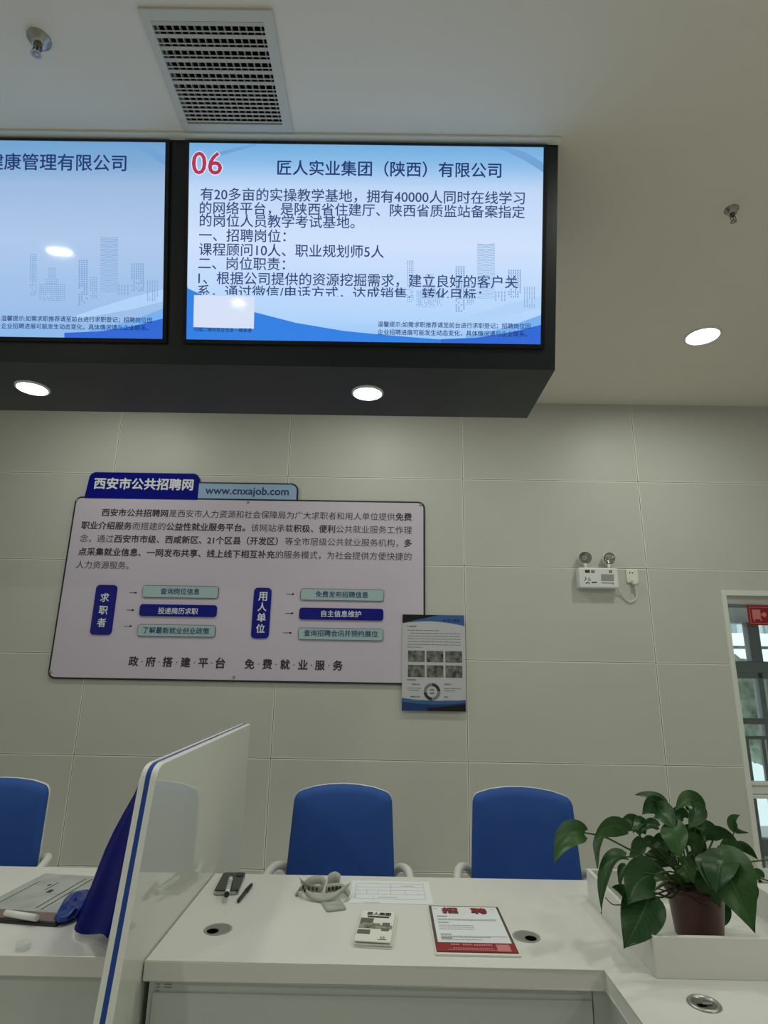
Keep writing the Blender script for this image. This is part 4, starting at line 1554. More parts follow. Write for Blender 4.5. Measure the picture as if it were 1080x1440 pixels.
# marker on the phone
ma, mb_ = at_z(319.0, 1257, DZ + 0.0222), at_z(325.5, 1232, DZ + 0.0222)
d = (mb_ - ma)
t = thing('marker_pen', (ma + mb_) / 2, 'white barrelled marker with black cap lying on the phone', 'pen')
MB().tube([ma + d * 0.0, ma + d * 0.85], 0.0072, 14).build('barrel', M['white_plastic'], t)
MB().tube([ma + d * 0.85, ma + d * 0.87, ma + d * 1.0], [0.0078, 0.0078, 0.0066], 14).build('cap', M['dark_plastic'], t)
MB().tube([ma - d * 0.06, ma + d * 0.005], [0.0074, 0.0078], 14).build('end_plug', M['poster_black'], t)
q = MB()
for k in range(6):
    p_ = ma + d * (0.15 + 0.09 * k)
    q.tube([p_, p_ + d * 0.045], 0.00735, 14, caps=False)
q.build('print', M['ink_soft'], t)
# stylus beside it
pa_, pb_ = at_z(335, 1267, DZ + 0.006), at_z(354.5, 1243, DZ + 0.006)
d = pb_ - pa_
t = thing('ballpoint_pen', (pa_ + pb_) / 2, 'black pen lying on the desk right of the phone', 'pen')
MB().tube([pa_, pa_ + d * 0.05, pa_ + d * 0.55], [0.0045, 0.0055, 0.006], 12).build('barrel', M['dark_plastic'], t)
MB().tube([pa_ + d * 0.55, pa_ + d * 0.57, pa_ + d * 0.9, pb_], [0.0068, 0.0068, 0.006, 0.003], 12).build('cap', M['poster_black'], t)


# lanyard with badge
def ribbon(mb, pts, wv, thick=0.0008, n=5):
    P = spline(pts, n)
    W = spline(wv, n)
    rows = [[p - w * 0.5, p, p + w * 0.5] for p, w in zip(P, W)]
    mb.grid(rows)


LC = Vector((-0.184, 2.062, DZ - 0.002))
t = thing('lanyard', LC, 'grey printed lanyard coiled in loops with its badge card', 'lanyard')
Z3 = lambda p: Vector(p)
q = MB()
up = (0, 0.006, 0.024)
loop = [LC + Vector((-0.060, 0.01, 0.030)), LC + Vector((-0.040, 0.035, 0.034)), LC + Vector((-0.010, 0.045, 0.034)), LC + Vector((0.006, 0.020, 0.030)), LC + Vector((-0.004, -0.008, 0.026)),
        LC + Vector((-0.035, -0.012, 0.030)), LC + Vector((-0.062, 0.006, 0.034)), LC + Vector((-0.072, 0.015, 0.042))]
ribbon(q, loop, [Vector(v) for v in ((0.004, 0, .024), (0, .008, .024), (.006, .008, .022), (.010, 0, .02), (0, -.006, .022), (-.004, -.006, .022), (-.006, 0, .022), (-.012, 0, .018))])
loop = [LC + Vector((0.012, 0.010, 0.026)), LC + Vector((0.016, 0.045, 0.034)), LC + Vector((0.034, 0.060, 0.038)), LC + Vector((0.050, 0.045, 0.034)), LC + Vector((0.052, 0.010, 0.026)), LC + Vector((0.045, -0.01, 0.016))]
ribbon(q, loop, [Vector(v) for v in ((.004, 0, .026), (-.004, .006, .03), (0, .01, .03), (.006, .006, .03), (.004, 0, .026), (.01, 0, .016))])
loop = [LC + Vector((-0.066, 0.000, 0.036)), LC + Vector((-0.045, -0.026, 0.020)), LC + Vector((-0.005, -0.040, 0.012)), LC + Vector((0.035, -0.036, 0.016)), LC + Vector((0.066, -0.012, 0.026)), LC + Vector((0.082, 0.012, 0.030)),
        LC + Vector((0.060, 0.020, 0.018))]
ribbon(q, loop, [Vector(v) for v in ((-.010, .002, .020), (-.006, .012, .018), (0, .018, .012), (.002, .018, .014), (.008, .012, .018), (.010, .010, .016), (.01, .01, .006))])
loop = [LC + Vector((-0.078, -0.004, 0.010)), LC + Vector((-0.080, 0.02, 0.012)), LC + Vector((-0.066, 0.034, 0.014)), LC + Vector((-0.03, 0.03, 0.010))]
ribbon(q, loop, [Vector(v) for v in ((.010, 0, .014), (.010, .004, .014), (.004, .01, .014), (0, .012, .012))])
loop = [LC + Vector((0.010, 0.000, 0.024)), LC + Vector((0.035, -0.006, 0.030)), LC + Vector((0.062, -0.004, 0.030)), LC + Vector((0.085, -0.010, 0.012)), LC + Vector((0.074, -0.040, 0.006))]
ribbon(q, loop, [Vector(v) for v in ((0, .004, .024), (0, .006, .022), (.004, .006, .02), (.008, .008, .012), (.012, .012, .004))])
o = q.build('ribbon', M['ribbon'], t)
sm = o.modifiers.new('thickness', 'SOLIDIFY')
sm.thickness = 0.0009
q = MB()
for (bx_, by_, bz_, w) in ((-0.040, -0.0165, 0.030, 0.006), (-0.028, -0.0155, 0.030, 0.006), (-0.016, -0.0135, 0.028, 0.006), (0.022, -0.0065, 0.027, 0.007), (0.034, -0.0085, 0.030, 0.008), (0.046, -0.0085, 0.031, 0.009), (0.057, -0.0075, 0.031, 0.006)):
    c = LC + Vector((bx_, by_ - 0.003, bz_))
    q.box(c - Vector((w / 2, 0.0006, 0.005)), c + Vector((w / 2, 0.0006, 0.005)))
for (bx_, by_, bz_) in ((-0.058, -0.017, 0.033), (-0.052, -0.027, 0.028)):
    c = LC + Vector((bx_, by_, bz_))
    q.box(c - Vector((.003, .0006, .005)), c + Vector((.003, .0006, .005)))
q.build('print', M['ink'], t)
bl, br, tl = at_z(459.5, 1283.5, DZ), at_z(487.5, 1280, DZ), at_z(448, 1266, DZ)
BGF = Frame(bl, br - bl, tl - bl)
wB, hB = (br - bl).length, 0.075
MB().plate(BGF, rrect(0, 0, wB, hB, 0.008), 0.0005, 0.004).build('badge_card', M['grey_plastic'], t)
q = MB()
q.plate(BGF, rrect(0.006, 0.008, wB - 0.006, hB - 0.006, 0.004), 0.004, 0.0045)
q.build('badge_window', mat('badge_insert', (0.40, 0.41, 0.39), 0.3, vary=0.25, vscale=60), t)


# sheets on the desk
def sheet_frame(BL, BR, TLp, z):
    b_, r_, t_ = at_z(*BL, z), at_z(*BR, z), at_z(*TLp, z)
    return Frame(b_, r_ - b_, t_ - b_), (r_ - b_).length, (t_ - b_).length


GF, gw, gh = sheet_frame((491, 1270), (609.5, 1272), (486.5, 1238.5), DZ)
t = thing('form_sheet', GF.p(gw / 2, gh / 2), 'faint white form sheet with ruled table near the desk back edge', 'sheet of paper')
MB().plate(GF, [(0, 0), (gw, 0), (gw, gh), (0, gh)], 0.0002, 0.0010).build('sheet', M['paper_cool'], t)
q = MB()


def gl_(u0, v0, u1, v1, w=0.0007):
    a = Vector((u0 * gw, v0 * gh, 0))
    b = Vector((u1 * gw, v1 * gh, 0))
    d_ = (b - a).normalized() * w
    n_ = Vector((-d_.y, d_.x, 0))
    q.flat(GF, [((a - n_).x, (a - n_).y), ((b - n_).x, (b - n_).y), ((b + n_).x, (b + n_).y), ((a + n_).x, (a + n_).y)], 0.0014)


for v in (0.86, 0.70, 0.55, 0.38, 0.18):
    gl_(0.06, v, 0.92, v)
for u, v0, v1 in ((0.06, 0.18, 0.86), (0.92, 0.18, 0.86), (0.5, 0.38, 0.86), (0.2, 0.38, 0.6), (0.34, 0.38, 0.6), (0.68, 0.38, 0.6), (0.28, 0.18, 0.38)):
    gl_(u, v0, u, v1)
q.build('print', M['ink_faint'], t, normals=False)
q = MB()
gl_(0.34, 0.26, 0.58, 0.25, 0.0012)
gl_(0.63, 0.76, 0.80, 0.755, 0.0010)
gl_(0.17, 0.03, 0.36, 0.025, 0.0012)
q.build('handwriting', M['ink_soft'], t, normals=False)

# leaflets
LF, lw, lh = sheet_frame((497.5, 1324), (549, 1327), (505.5, 1280), DZ + 0.012)
for i in range(4):
    rt = Matrix.Rotation(math.radians((-1.2, 1.5, 0.4, 0.0)[i]), 3, 'Z')
    f2 = Frame(LF.o + Vector(((0.003, 0.004, 0.002, 0)[i], (-0.003, -0.001, -0.002, 0)[i], -0.012 + 0.003 * i)), rt @ LF.u, rt @ LF.v)
    lab = ['leaflet at the bottom of the small stack beside the red flyer', 'leaflet second from the bottom of the small stack beside the red flyer',
           'leaflet just under the top one of the small stack beside the red flyer', 'top leaflet of the small stack, with grey photo collage and dark title'][i]
    t = thing('leaflet', f2.p(lw / 2, lh / 2), lab, 'leaflet', 'leaflets stacked on the desk')
    q = MB()
    rows = []
    for r_ in range(9):
        v = r_ / 8
        lift = 0.0030 * (1 - v) ** 2 * (i == 3)
        rows.append([f2.p(lw * u / 6, lh * v, 0.0004 + lift) for u in range(7)])
    rows2 = [[p + Vector((0, 0, 0.0024)) for p in r_] for r_ in rows]
    q.grid(rows, smooth=False)
    q.grid(rows2, smooth=False)
    for r1, r2 in ((rows[0], rows2[0]), (rows[-1], rows2[-1])):
        q.grid([r1, r2], smooth=False)
    q.grid([[r_[0] for r_ in rows], [r_[0] for r_ in rows2]], smooth=False)
    q.grid([[r_[-1] for r_ in rows], [r_[-1] for r_ in rows2]], smooth=False)
    bmesh.ops.remove_doubles(q.bm, verts=q.bm.verts[:], dist=1e-5)
    q.build('cover', M['paper_warm'], t)
    if i == 3:
        def lq(mb, u0, v0, u1, v1, c=0.0062, mi=0):
            mb.flat(f2, [(lw * u0, lh * v0), (lw * u1, lh * v0), (lw * u1, lh * v1), (lw * u0, lh * v1)], c, mi)
        q = MB()
        put_text(q, f2, '匠人集团', lw * 0.17, lw * 0.88, lh * 0.90, 0.0036, 0.045, hscale=0.020)
        lq(q, 0.2, 0.77, 0.84, 0.825, 0.0036)
        q.build('lettering', M['ink'], t, normals=False)
        q = MB()
        lq(q, 0.02, 0.55, 0.40, 0.74, 0.0038)
        lq(q, 0.02, 0.40, 0.62, 0.58, 0.0042)
        lq(q, 0.56, 0.40, 0.98, 0.52, 0.0043)
        q.build('printed_photo', M['ink_photo'], t, normals=False)
        q = MB()
        lq(q, 0.02, 0.22, 0.38, 0.35, 0.0052)
        lq(q, 0.68, 0.48, 0.90, 0.60, 0.0045)
        lq(q, 0.68, 0.34, 0.90, 0.42, 0.0047)
        lq(q, 0.03, 0.60, 0.39, 0.73, 0.0044)
        q.build('printed_block', mat('olive_grey_print', (0.13, 0.13, 0.105), 0.5), t, normals=False)
        q = MB()
        for k in range(14):
            a = math.pi * (0.15 + 1.7 * k / 13) + math.pi / 2
            a2 = math.pi * (0.15 + 1.7 * (k + 1) / 13) + math.pi / 2
            cx, cy, r0, r1 = lw * 0.76, lh * 0.13, 0.0035, 0.006
            q.flat(f2, [(cx + r0 * math.cos(a), cy + r0 * math.sin(a)), (cx + r1 * math.cos(a), cy + r1 * math.sin(a)), (cx + r1 * math.cos(a2), cy + r1 * math.sin(a2)), (cx + r0 * math.cos(a2), cy + r0 * math.sin(a2))], 0.0056)
        lq(q, 0.64, 0.055, 0.88, 0.075, 0.0058)
        q.build('emblem', M['ink'], t, normals=False)

# flyer
FF, fw, fh = sheet_frame((613, 1344.5), (733.5, 1347), (605.8, 1275), DZ)
t = thing('recruiting_flyer', FF.p(fw / 2, fh / 2), 'white flyer with red heading, dark border and red bottom band', 'flyer')
MB().plate(FF, [(0, 0), (fw, 0), (fw, fh), (0, fh)], 0.0004, 0.0045).build('sheet', M['paper_warm'], t)


def fq(mb, u0, v0, u1, v1, c, mi=0):
    mb.flat(FF, [(fw * u0, fh * v0), (fw * u1, fh * v0), (fw * u1, fh * v1), (fw * u0, fh * v1)], c, mi)


q = MB()
fq(q, 0.012, 0.03, 0.985, 0.985, 0.0048, 0)
q.build('border', mat('dark_red_border', (0.10, 0.07, 0.06), 0.5), t, normals=False)
q = MB()
fq(q, 0.05, 0.06, 0.95, 0.965, 0.0052, 0)
q.build('printed_field', M['paper_cool'], t, normals=False)
q = MB()
fq(q, 0.02, 0.04, 0.978, 0.205, 0.0056, 0)
q.build('red_band', M['ink_red'], t, normals=False)
q = MB()
hz_ = 0.042
put_text(q, FF, '招', fw * 0.175, fw * 0.405, fh * 0.862, 0.0056, 0.06, hscale=hz_)
put_text(q, FF, '聘', fw * 0.575, fw * 0.805, fh * 0.862, 0.0056, 0.06, hscale=hz_)
q.build('heading_shadow', M['ink'], t, normals=False)
q = MB()
put_text(q, FF, '招', fw * 0.18, fw * 0.40, fh * 0.866, 0.0061, 0.03, hscale=hz_)
put_text(q, FF, '聘', fw * 0.58, fw * 0.80, fh * 0.866, 0.0061, 0.03, hscale=hz_)
q.build('lettering', M['ink_red'], t, normals=False)
q = MB()


def fdash(u0, u1, v, h):
    u = u0
    while u < u1:
        e_ = min(u + random.uniform(0.02, 0.07), u1)
        fq(q, u, v - h / 2, e_, v + h / 2, 0.0056)
        u = e_ + 0.006


for v, u1 in ((0.675, 0.88), (0.652, 0.88), (0.54, 0.55), (0.503, 0.55), (0.465, 0.55), (0.325, 0.93), (0.305, 0.72), (0.26, 0.6)):
    fdash(0.10, u1, v, 0.008)
for v in (0.735, 0.60, 0.36, 0.285):
    fq(q, 0.10, v - 0.008, 0.24, v + 0.008, 0.0056)
for u0, u1 in ((0.07, 0.12), (0.86, 0.90)):
    fq(q, u0, 0.905, u1, 0.913, 0.0056)
q.build('print', M['ink_soft'], t, normals=False)
q = MB()
for u0, u1, v, h in ((0.20, 0.31, 0.165, .03), (0.34, 0.46, 0.165, .03), (0.48, 0.70, 0.162, .03), (0.22, 0.70, 0.10, .016), (0.16, 0.74, 0.072, .014)):
    u = u0
    while u < u1:
        e_ = min(u + 0.022, u1)
        fq(q, u, v - h / 2, e_, v + h / 2, 0.0061)
        u = e_ + 0.006
fq(q, 0.745, 0.055, 0.905, 0.175, 0.0061)
q.build('band_print', M['sign_pink'], t, normals=False)

# sleeve of papers on the side desk
SL, sw, sh_ = sheet_frame((-58, 1294), (78, 1304), (88, 1233.5), DZ)
t = thing('paper_sleeve', SL.p(sw / 2, sh_ / 2), 'clear plastic sleeve of grey printed papers on the side desk', 'document sleeve')
sw2 = sw
MB().plate(SL, [(0, 0), (sw2, 0), (sw2, sh_), (0, sh_)], 0.0002, 0.006).build('dark_backing', M['dark_plastic'], t)


def sq(u, v, c=0.0):
    return SL.p(sw * (0.03 + 0.94 * u), sh_ * (0.02 + 0.95 * v), 0.0095 + c)


q = MB()
q.face([sq(0, 0), sq(1, 0), sq(1, 1), sq(0, 1)])
q.face([sq(0, 0, -.003), sq(1, 0, -.003), sq(1, 1, -.003), sq(0, 1, -.003)])
q.build('printed_sheet', M['sheet_grey'], t)
q = MB()
for u, v0, v1, w in ((0.10, 0.2, 0.8, .008), (0.58, 0.22, 0.93, .010), (0.66, 0.2, 0.93, .010), (0.80, 0.3, 0.5, .012), (0.82, 0.55, 0.62, .02), (0.84, 0.7, 0.88, .012), (0.40, 0.55, 0.62, .05), (0.28, 0.7, 0.74, .03), (0.34, 0.60, 0.8, .008)):
    q.face([sq(u, v0, .0008), sq(u + w, v0, .0008), sq(u + w, v1, .0008), sq(u, v1, .0008)])
q.build('print', M['ink'], t, normals=False)
q = MB()
q.face([sq(0, 0.0, .0006), sq(1, 0.0, .0006), sq(1, 0.16, .0006), sq(0, 0.16, .0006)])
q.build('brown_strip', M['board_brown'], t, normals=False)
q = MB()
pa_, pb_ = at_z(8, 1284, DZ + .018), at_z(52, 1291, DZ + .018)
q.tube([pa_, pb_], 0.0085, 14)
tag(q.build('rolled_paper', M['paper']), 'short white rolled paper lying on the document sleeve', 'paper roll')
# clear acrylic cap
cc = at_z(32, 1335, DZ)
t = thing('clear_cap', cc, 'tiny clear plastic cap near the side desk front edge', 'plastic cap')
MB().lathe([(0.0, 0.001), (0.017, 0.001), (0.018, 0.004), (0.018, 0.016), (0.0165, 0.016), (0.0160, 0.004), (0, 0.003)], cc).build('cap_shell', M['film'], t)

# blue cloth leaning on the partition
t_rows = []
LFACE = PX1 - 0.042


def cloth():
    left = [(199, 1094), (188, 1118), (172, 1146), (158, 1172), (146, 1198), (135, 1226), (126, 1250), (112, 1280), (103, 1302)]
    right = [(201, 1100), (196, 1125), (190, 1152), (184, 1182), (177, 1212), (171, 1240), (165, 1268), (158, 1296), (150, 1322)]
    q = MB()
    rows = []
    n = 16
    for i, (l, r) in enumerate(zip(left, right)):
        f = i / (len(left) - 1)
        yl = 1.80 + 0.08 * f
        row = []
        yr = 1.70 + 0.02 * f
        d_ = ray(r[0], r[1])
        pr = CAM + d_ * ((LFACE - 0.006) / d_.x)
        pl = at_y(l[0], l[1], yl)
        for k in range(n + 1):
            a = k / n
            p = pl * (1 - a) + pr * a
            fold = 0.020 * f * math.sin(a * 11 + 1.5 * f) + 0.008 * math.sin(a * 5 + f * 4)
            p = p + Vector((-0.3 * abs(fold) * (1 - a), fold * (1 - a * a), 0))
            if i == len(left) - 1:
                p.z += 0.010 * math.sin(a * 9)
            p.z = max(p.z, DZ + 0.004)
            row.append(p)
        rows.append(row)
    # refine rows
    out = []
    for i in range(len(rows) - 1):
        for s_ in range(4):
            a = s_ / 4
            out.append([rows[i][k] * (1 - a) + rows[i + 1][k] * a for k in range(n + 1)])
    out.append(rows[-1])
    q.grid(out)
    return q


o = cloth().build('blue_cloth', M['cloth'])
sm = o.modifiers.new('thickness', 'SOLIDIFY')
sm.thickness = 0.003
tag(o, 'deep blue cloth hanging down the left side of the partition', 'cloth')
# blue plastic pouch on the papers
q = MB()
outline = [(76, 1291), (81, 1298), (94, 1296), (106, 1290), (113, 1284), (124, 1272), (130, 1256), (126, 1251), (112, 1253), (99, 1256), (90, 1266), (82, 1280)]
cpt = at_z(104, 1275, DZ + 0.02)
rings = []
for s_, hz in ((1.0, 0.011), (1.0, 0.013), (0.9, 0.019), (0.72, 0.026), (0.45, 0.030), (0.2, 0.027)):
    ring = []
    for i, (x, y) in enumerate(outline):
        p = at_z(x, y, DZ + 0.011)
        p = cpt.xy.to_3d() * (1 - s_) + p.xy.to_3d() * s_
        p.z = DZ + hz + (0.010 * noise.noise(Vector((i * 1.7, s_ * 5, 3.0)))) * (hz > 0.015)
        ring.append(p)
    rings.append(ring + [ring[0]])
q.grid(rings, smooth=False)
q.face([r for r in rings[-1][:-1]])
q.face([r for r in rings[0][:-1]])
tag(q.build('plastic_pouch', M['pouch']), 'crumpled shiny blue plastic pouch lying on the sleeve of papers', 'pouch')

# ------------------------------------------------------------------ planter tray and plant
t = thing('planter_tray', (0.89, 1.84, DZ), 'open white square planter tray around the potted plant', 'planter')
ax0, ax1, ay0, ay1, ah, aw = 0.656, 1.130, 1.604, 2.082, 0.087, 0.012
MB().box((ax0, ay0, DZ), (ax1, ay0 + aw, DZ + ah), 0.0015).build('front_wall', M['white_lam'], t)
MB().box((ax0, ay1 - aw, DZ), (ax1, ay1, DZ + ah), 0.0015).build('rear_wall', M['white_lam'], t)
MB().box((ax0, ay0 + aw, DZ), (ax0 + aw, ay1 - aw, DZ + ah), 0.0015).build('side_wall', M['white_lam'], t)
MB().box((ax1 - aw, ay0 + aw, DZ), (ax1, ay1 - aw, DZ + ah), 0.0015).build('side_wall', M['white_lam'], t)
MB().box((ax0 + aw, ay0 + aw, DZ), (ax1 - aw, ay1 - aw, DZ + 0.006)).build('tray_bottom', M['white_lam'], t)

POT = Vector((0.868, 1.815, DZ + 0.006))
plant = thing('potted_pothos', POT, 'trailing green potted plant in a red-brown plastic pot', 'plant')
ph = 0.128
pot = MB().lathe([(0, 0.0), (0.054, 0.0), (0.060, 0.006), (0.072, ph - 0.022), (0.0735, ph - 0.020), (0.079, ph - 0.016), (0.080, ph), (0.075, ph), (0.073, ph - 0.014), (0.068, ph - 0.02)], POT, n=40).build('pot', M['pot'], plant)
q = MB()
q.lathe([(0.0735, ph - 0.018), (0, ph - 0.012)], POT, n=30)
q.build('soil', M['soil'], plant)


def leaf(B, K, T, w, roll=0.0, fold=0.25, curl=0.0, wav=0.045):
    """pothos leaf: base, control and tip as (px, py, depth); width in metres"""
    b, k, tp = at_y(*B), at_y(*K), at_y(*T)
    NS_ = 16
    NC = 8
    rows = []
    ph_ = random.random() * 6
    cr, sr = math.cos(math.radians(roll)), math.sin(math.radians(roll))
    for i in range(NS_ + 1):
        s = i / NS_
        p = (1 - s) ** 2 * b + 2 * s * (1 - s) * k + s * s * tp
        tg = (2 * (1 - s) * (k - b) + 2 * s * (tp - k))
        if tg.length < 1e-6:
            tg = tp - b
        tg.normalize()
        v = (p - CAM).normalized()
        side = tg.cross(v)
        if side.length < 1e-3:
            side = AX_R.copy()
        side.normalize()
        nrm = side.cross(tg)
        if nrm.dot(v) > 0:
            nrm = -nrm
        sd = side * cr + nrm * sr
        nn = nrm * cr - side * sr
        if s < 0.34:
            f = math.sqrt(max(0.0, 1 - ((0.34 - s) / 0.36) ** 2))
        else:
            z = (s - 0.34) / 0.66
            f = (1 - z) ** 1.12 * (1 + 1.12 * z)
        h = w / 2 * f
        row = []
        for j in range(NC + 1):
            c = -1 + 2 * j / NC
            back = -tg * (w * 0.13 * abs(c) ** 1.5 * max(0.0, 1 - s / 0.34) ** 1.2)
            up_ = nn * (fold * h * (abs(c) ** 1.3 - 0.35) + wav * w * math.sin(9 * s + ph_ + 2 * c) * abs(c) - curl * h * c * c)
            row.append(p + sd * (h * c) + back + up_)
        rows.append(row)
    q = MB()
    q.grid(rows, uv=True)
    return q.build('leaf', M['leaf'], plant, normals=False)


def stem(pts, r=0.0028, m='stem'):
    P = spline([at_y(*p) for p in pts], 6)
    n = len(P)
    return MB().tube(P, [r * (1 - 0.35 * i / n) for i in range(n)], 7).build('stem', M[m], plant)


PXM = 1.0 / 520       # metres per pixel near the plant
# (base, control, tip, width px, roll, fold)
leaves = [
    ((822, 1171, 1.70), (796, 1160, 1.68), (779, 1216, 1.64), 33, 12, .28),
    ((884, 1168, 1.72), (852, 1148, 1.70), (834, 1188, 1.66), 27, -25, .3),
    ((903, 1172, 1.80), (893, 1145, 1.80), (872, 1156, 1.80), 20, 20, .3),
    ((902, 1158, 1.78), (903, 1150, 1.78), (890, 1172, 1.74), 16, 30, .3),
    ((845, 1174, 1.72), (840, 1185, 1.70), (840, 1222, 1.66), 17, 50, .3),
    ((880, 1204, 1.68), (846, 1196, 1.66), (846, 1285, 1.62), 27, 48, .35),
    ((901, 1179, 1.78), (900, 1196, 1.78), (884, 1205, 1.77), 19, 10, .2),
    ((919, 1232, 1.72), (898, 1228, 1.68), (882, 1272, 1.63), 50, -8, .22),
    ((912, 1262, 1.66), (905, 1285, 1.645), (877, 1335, 1.62), 56, 10, .25),
    ((1004, 1198, 1.74), (1024, 1220, 1.66), (1062, 1313, 1.63), 66, -12, .22),
    ((1018, 1206, 1.72), (1010, 1208, 1.68), (1006, 1262, 1.66), 44, 18, .22),
    ((944, 1158, 1.74), (950, 1175, 1.70), (956, 1208, 1.68), 35, 5, .15),
    ((925, 1138, 1.80), (934, 1140, 1.76), (951, 1168, 1.72), 30, -10, .25),
    ((937, 1134, 1.84), (922, 1116, 1.84), (893, 1118, 1.84), 19, 45, .35),
    ((930, 1133, 1.84), (914, 1126, 1.82), (903, 1146, 1.80), 24, -15, .25),
    ((926, 1162, 1.80), (914, 1152, 1.80), (901, 1172, 1.79), 16, 25, .25),
    ((984, 1140, 1.84), (972, 1108, 1.84), (949, 1141, 1.83), 26, 20, .3),
    ((976, 1136, 1.82), (985, 1140, 1.80), (968, 1166, 1.78), 28, -20, .25),
    ((980, 1162, 1.84), (983, 1155, 1.84), (989, 1147, 1.84), 10, 20, .3),
    ((991, 1177, 1.80), (1012, 1160, 1.78), (1037, 1184, 1.77), 20, 28, .3),
    ((1034, 1168, 1.86), (1020, 1150, 1.86), (1041, 1146, 1.86), 14, 25, .35),
    ((1032, 1164, 1.86), (1036, 1170, 1.86), (1053, 1171, 1.86), 9, 40, .3),
    ((1036, 1190, 1.82), (1046, 1184, 1.82), (1067, 1210, 1.80), 16, 30, .3),
    ((1070, 1234, 1.78), (1066, 1226, 1.78), (1057, 1240, 1.76), 17, 10, .25),
    ((935, 1212, 1.80), (922, 1198, 1.80), (903, 1222, 1.78), 24, 10, .25),
    ((958, 1216, 1.74), (964, 1216, 1.72), (976, 1243, 1.71), 27, -10, .2),
    ((995, 1230, 1.74), (992, 1244, 1.73), (1014, 1277, 1.73), 34, 12, .2),
    ((1012, 1266, 1.87), (1015, 1288, 1.86), (1004, 1307, 1.845), 27, -5, .15),
    ((880, 1216, 1.74), (872, 1222, 1.73), (872, 1248, 1.72), 13, 35, .3),
    ((888, 1262, 1.74), (876, 1252, 1.73), (860, 1247, 1.72), 18, 25, .3),
    ((940, 1186, 1.86), (930, 1180, 1.86), (915, 1196, 1.85), 24, 5, .2),
    ((970, 1190, 1.84), (978, 1180, 1.83), (994, 1206, 1.82), 30, -8, .2),
    ((960, 1176, 1.88), (976, 1168, 1.88), (990, 1190, 1.88), 28, 15, .2),
    ((985, 1168, 1.86), (998, 1160, 1.86), (1008, 1184, 1.85), 24, -15, .25),
    ((950, 1205, 1.88), (936, 1200, 1.88), (925, 1222, 1.88), 26, 5, .2),
    ((990, 1208, 1.82), (1000, 1206, 1.80), (1002, 1236, 1.78), 28, 15, .2),
    ((972, 1215, 1.90), (985, 1205, 1.90), (1000, 1225, 1.90), 28, 0, .2),
    ((930, 1225, 1.82), (918, 1226, 1.80), (908, 1246, 1.79), 24, 15, .2),
    ((962, 1150, 1.88), (955, 1140, 1.88), (945, 1152, 1.88), 22, 10, .25),
    ((1046, 1236, 1.74), (1060, 1248, 1.72), (1064, 1268, 1.71), 18, 10, .2),
    ((1022, 1192, 1.80), (1030, 1186, 1.80), (1040, 1206, 1.79), 24, 0, .2),
    ((918, 1186, 1.84), (912, 1178, 1.84), (906, 1194, 1.84), 16, 10, .2),
    ((966, 1228, 1.80), (958, 1226, 1.79), (950, 1244, 1.79), 22, -5, .2),
    ((1000, 1244, 1.80), (1008, 1250, 1.79), (1012, 1270, 1.78), 22, 5, .2),
]
for B, K, T, w, rl, fo in leaves:
    leaf(B, K, T, w * PXM * (B[1 + 1] / 1.72), rl, fo)
C0 = (975, 1244, 1.82)
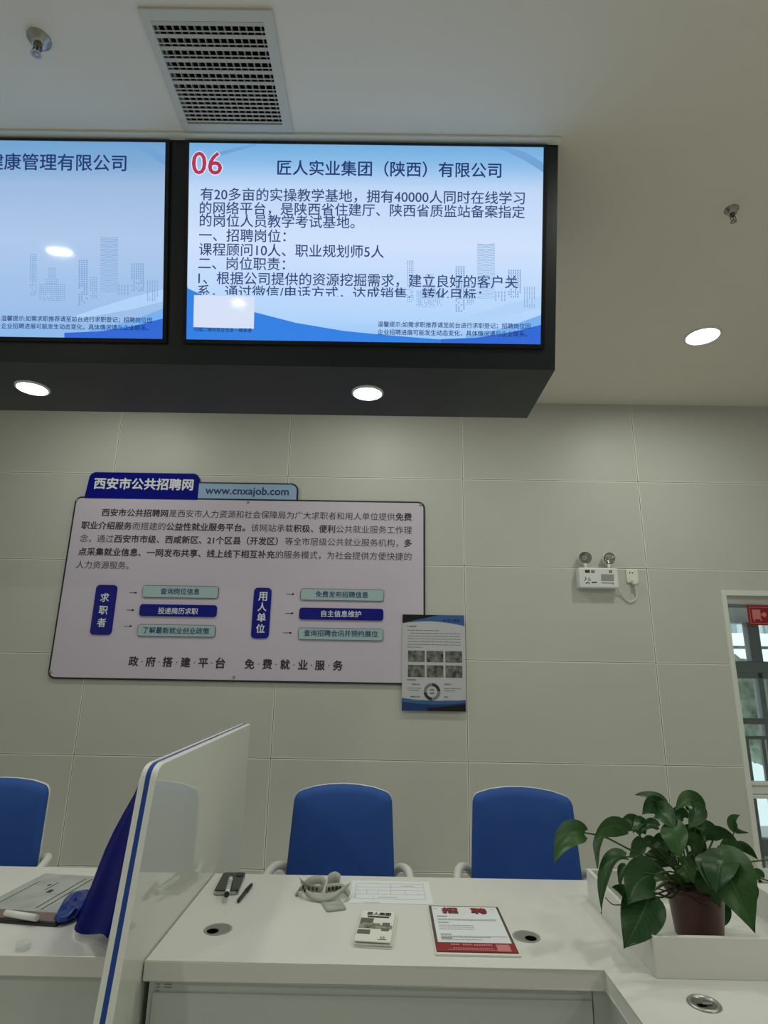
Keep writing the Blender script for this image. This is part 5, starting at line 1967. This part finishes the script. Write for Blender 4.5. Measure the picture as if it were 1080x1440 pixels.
for pts, r, m in [
    ([(960, 1246, 1.81), (915, 1210, 1.76), (880, 1192, 1.72), (850, 1177, 1.70), (822, 1171, 1.70)], .0030, 'stem'),
    ([(965, 1246, 1.82), (935, 1205, 1.80), (903, 1180, 1.78), (897, 1168, 1.76), (884, 1168, 1.72)], .0032, 'stem'),
    ([(955, 1246, 1.80), (920, 1215, 1.74), (895, 1206, 1.70), (878, 1205, 1.68)], .0028, 'stem'),
    ([(965, 1244, 1.80), (950, 1228, 1.76), (935, 1226, 1.74), (918, 1232, 1.72)], .0030, 'stem'),
    ([(958, 1246, 1.79), (940, 1238, 1.72), (922, 1250, 1.69), (911, 1263, 1.66)], .0026, 'stem'),
    ([(985, 1244, 1.80), (990, 1215, 1.78), (996, 1200, 1.76), (1006, 1199, 1.74)], .0034, 'stem'),
    ([(975, 1244, 1.83), (955, 1195, 1.83), (940, 1160, 1.82), (926, 1138, 1.80)], .0030, 'stem'),
    ([(978, 1244, 1.84), (976, 1195, 1.86), (978, 1160, 1.85), (984, 1140, 1.84)], .0030, 'stem'),
    ([(982, 1244, 1.83), (1000, 1215, 1.84), (1022, 1190, 1.86), (1034, 1167, 1.86)], .0022, 'stem'),
    ([(990, 1240, 1.82), (1030, 1216, 1.80), (1055, 1212, 1.79), (1090, 1208, 1.78)], .0026, 'stem'),
    ([(1000, 1236, 1.80), (1040, 1230, 1.78), (1068, 1235, 1.78), (1090, 1242, 1.78)], .0026, 'stem'),
    ([(970, 1244, 1.84), (962, 1200, 1.86), (950, 1150, 1.85), (937, 1135, 1.84)], .0026, 'stem'),
    ([(972, 1244, 1.80), (958, 1210, 1.77), (946, 1180, 1.75), (944, 1160, 1.74)], .0028, 'stem'),
    ([(968, 1244, 1.82), (940, 1215, 1.80), (918, 1195, 1.78), (901, 1180, 1.78)], .0022, 'stem'),
    ([(980, 1244, 1.82), (985, 1205, 1.81), (988, 1185, 1.80), (992, 1177, 1.80)], .0026, 'stem'),
    ([(966, 1248, 1.78), (945, 1240, 1.735), (930, 1246, 1.72), (905, 1262, 1.71)], .0030, 'stem_dark'),
    ([(964, 1248, 1.77), (944, 1250, 1.73), (920, 1258, 1.72), (900, 1260, 1.72)], .0026, 'stem_dark'),
    ([(962, 1248, 1.76), (940, 1236, 1.73), (948, 1254, 1.72), (926, 1250, 1.72)], .0024, 'stem_dark'),
    ([(968, 1248, 1.76), (958, 1244, 1.735), (968, 1258, 1.732), (980, 1268, 1.734), (995, 1274, 1.736)], .0022, 'stem_dark'),
    ([(876, 1272, 1.72), (862, 1272, 1.72), (851, 1262, 1.72)], .0016, 'stem_dark'),
    ([(958, 1246, 1.75), (944, 1262, 1.735), (922, 1256, 1.73), (912, 1264, 1.72)], .0032, 'stem_dark'),
    ([(950, 1236, 1.75), (946, 1252, 1.73), (930, 1262, 1.725), (914, 1258, 1.72)], .0030, 'stem_dark'),
    ([(948, 1240, 1.74), (925, 1230, 1.72), (902, 1227, 1.70)], .0026, 'stem'),
]:
    stem(pts, r, m)
for k in range(16):
    a = random.uniform(0, 6.28)
    b_ = POT + Vector((0.045 * math.cos(a), 0.045 * math.sin(a), ph - 0.016))
    e_ = POT + Vector((random.uniform(-.10, .12), random.uniform(-.05, .10), ph + random.uniform(0.05, 0.15)))
    mid = (b_ + e_) / 2 + Vector((random.uniform(-.02, .02), random.uniform(-.02, .02), 0.03))
    MB().tube(bez(b_, mid, e_, 8), 0.0024, 6).build('stem', M['stem'], plant)
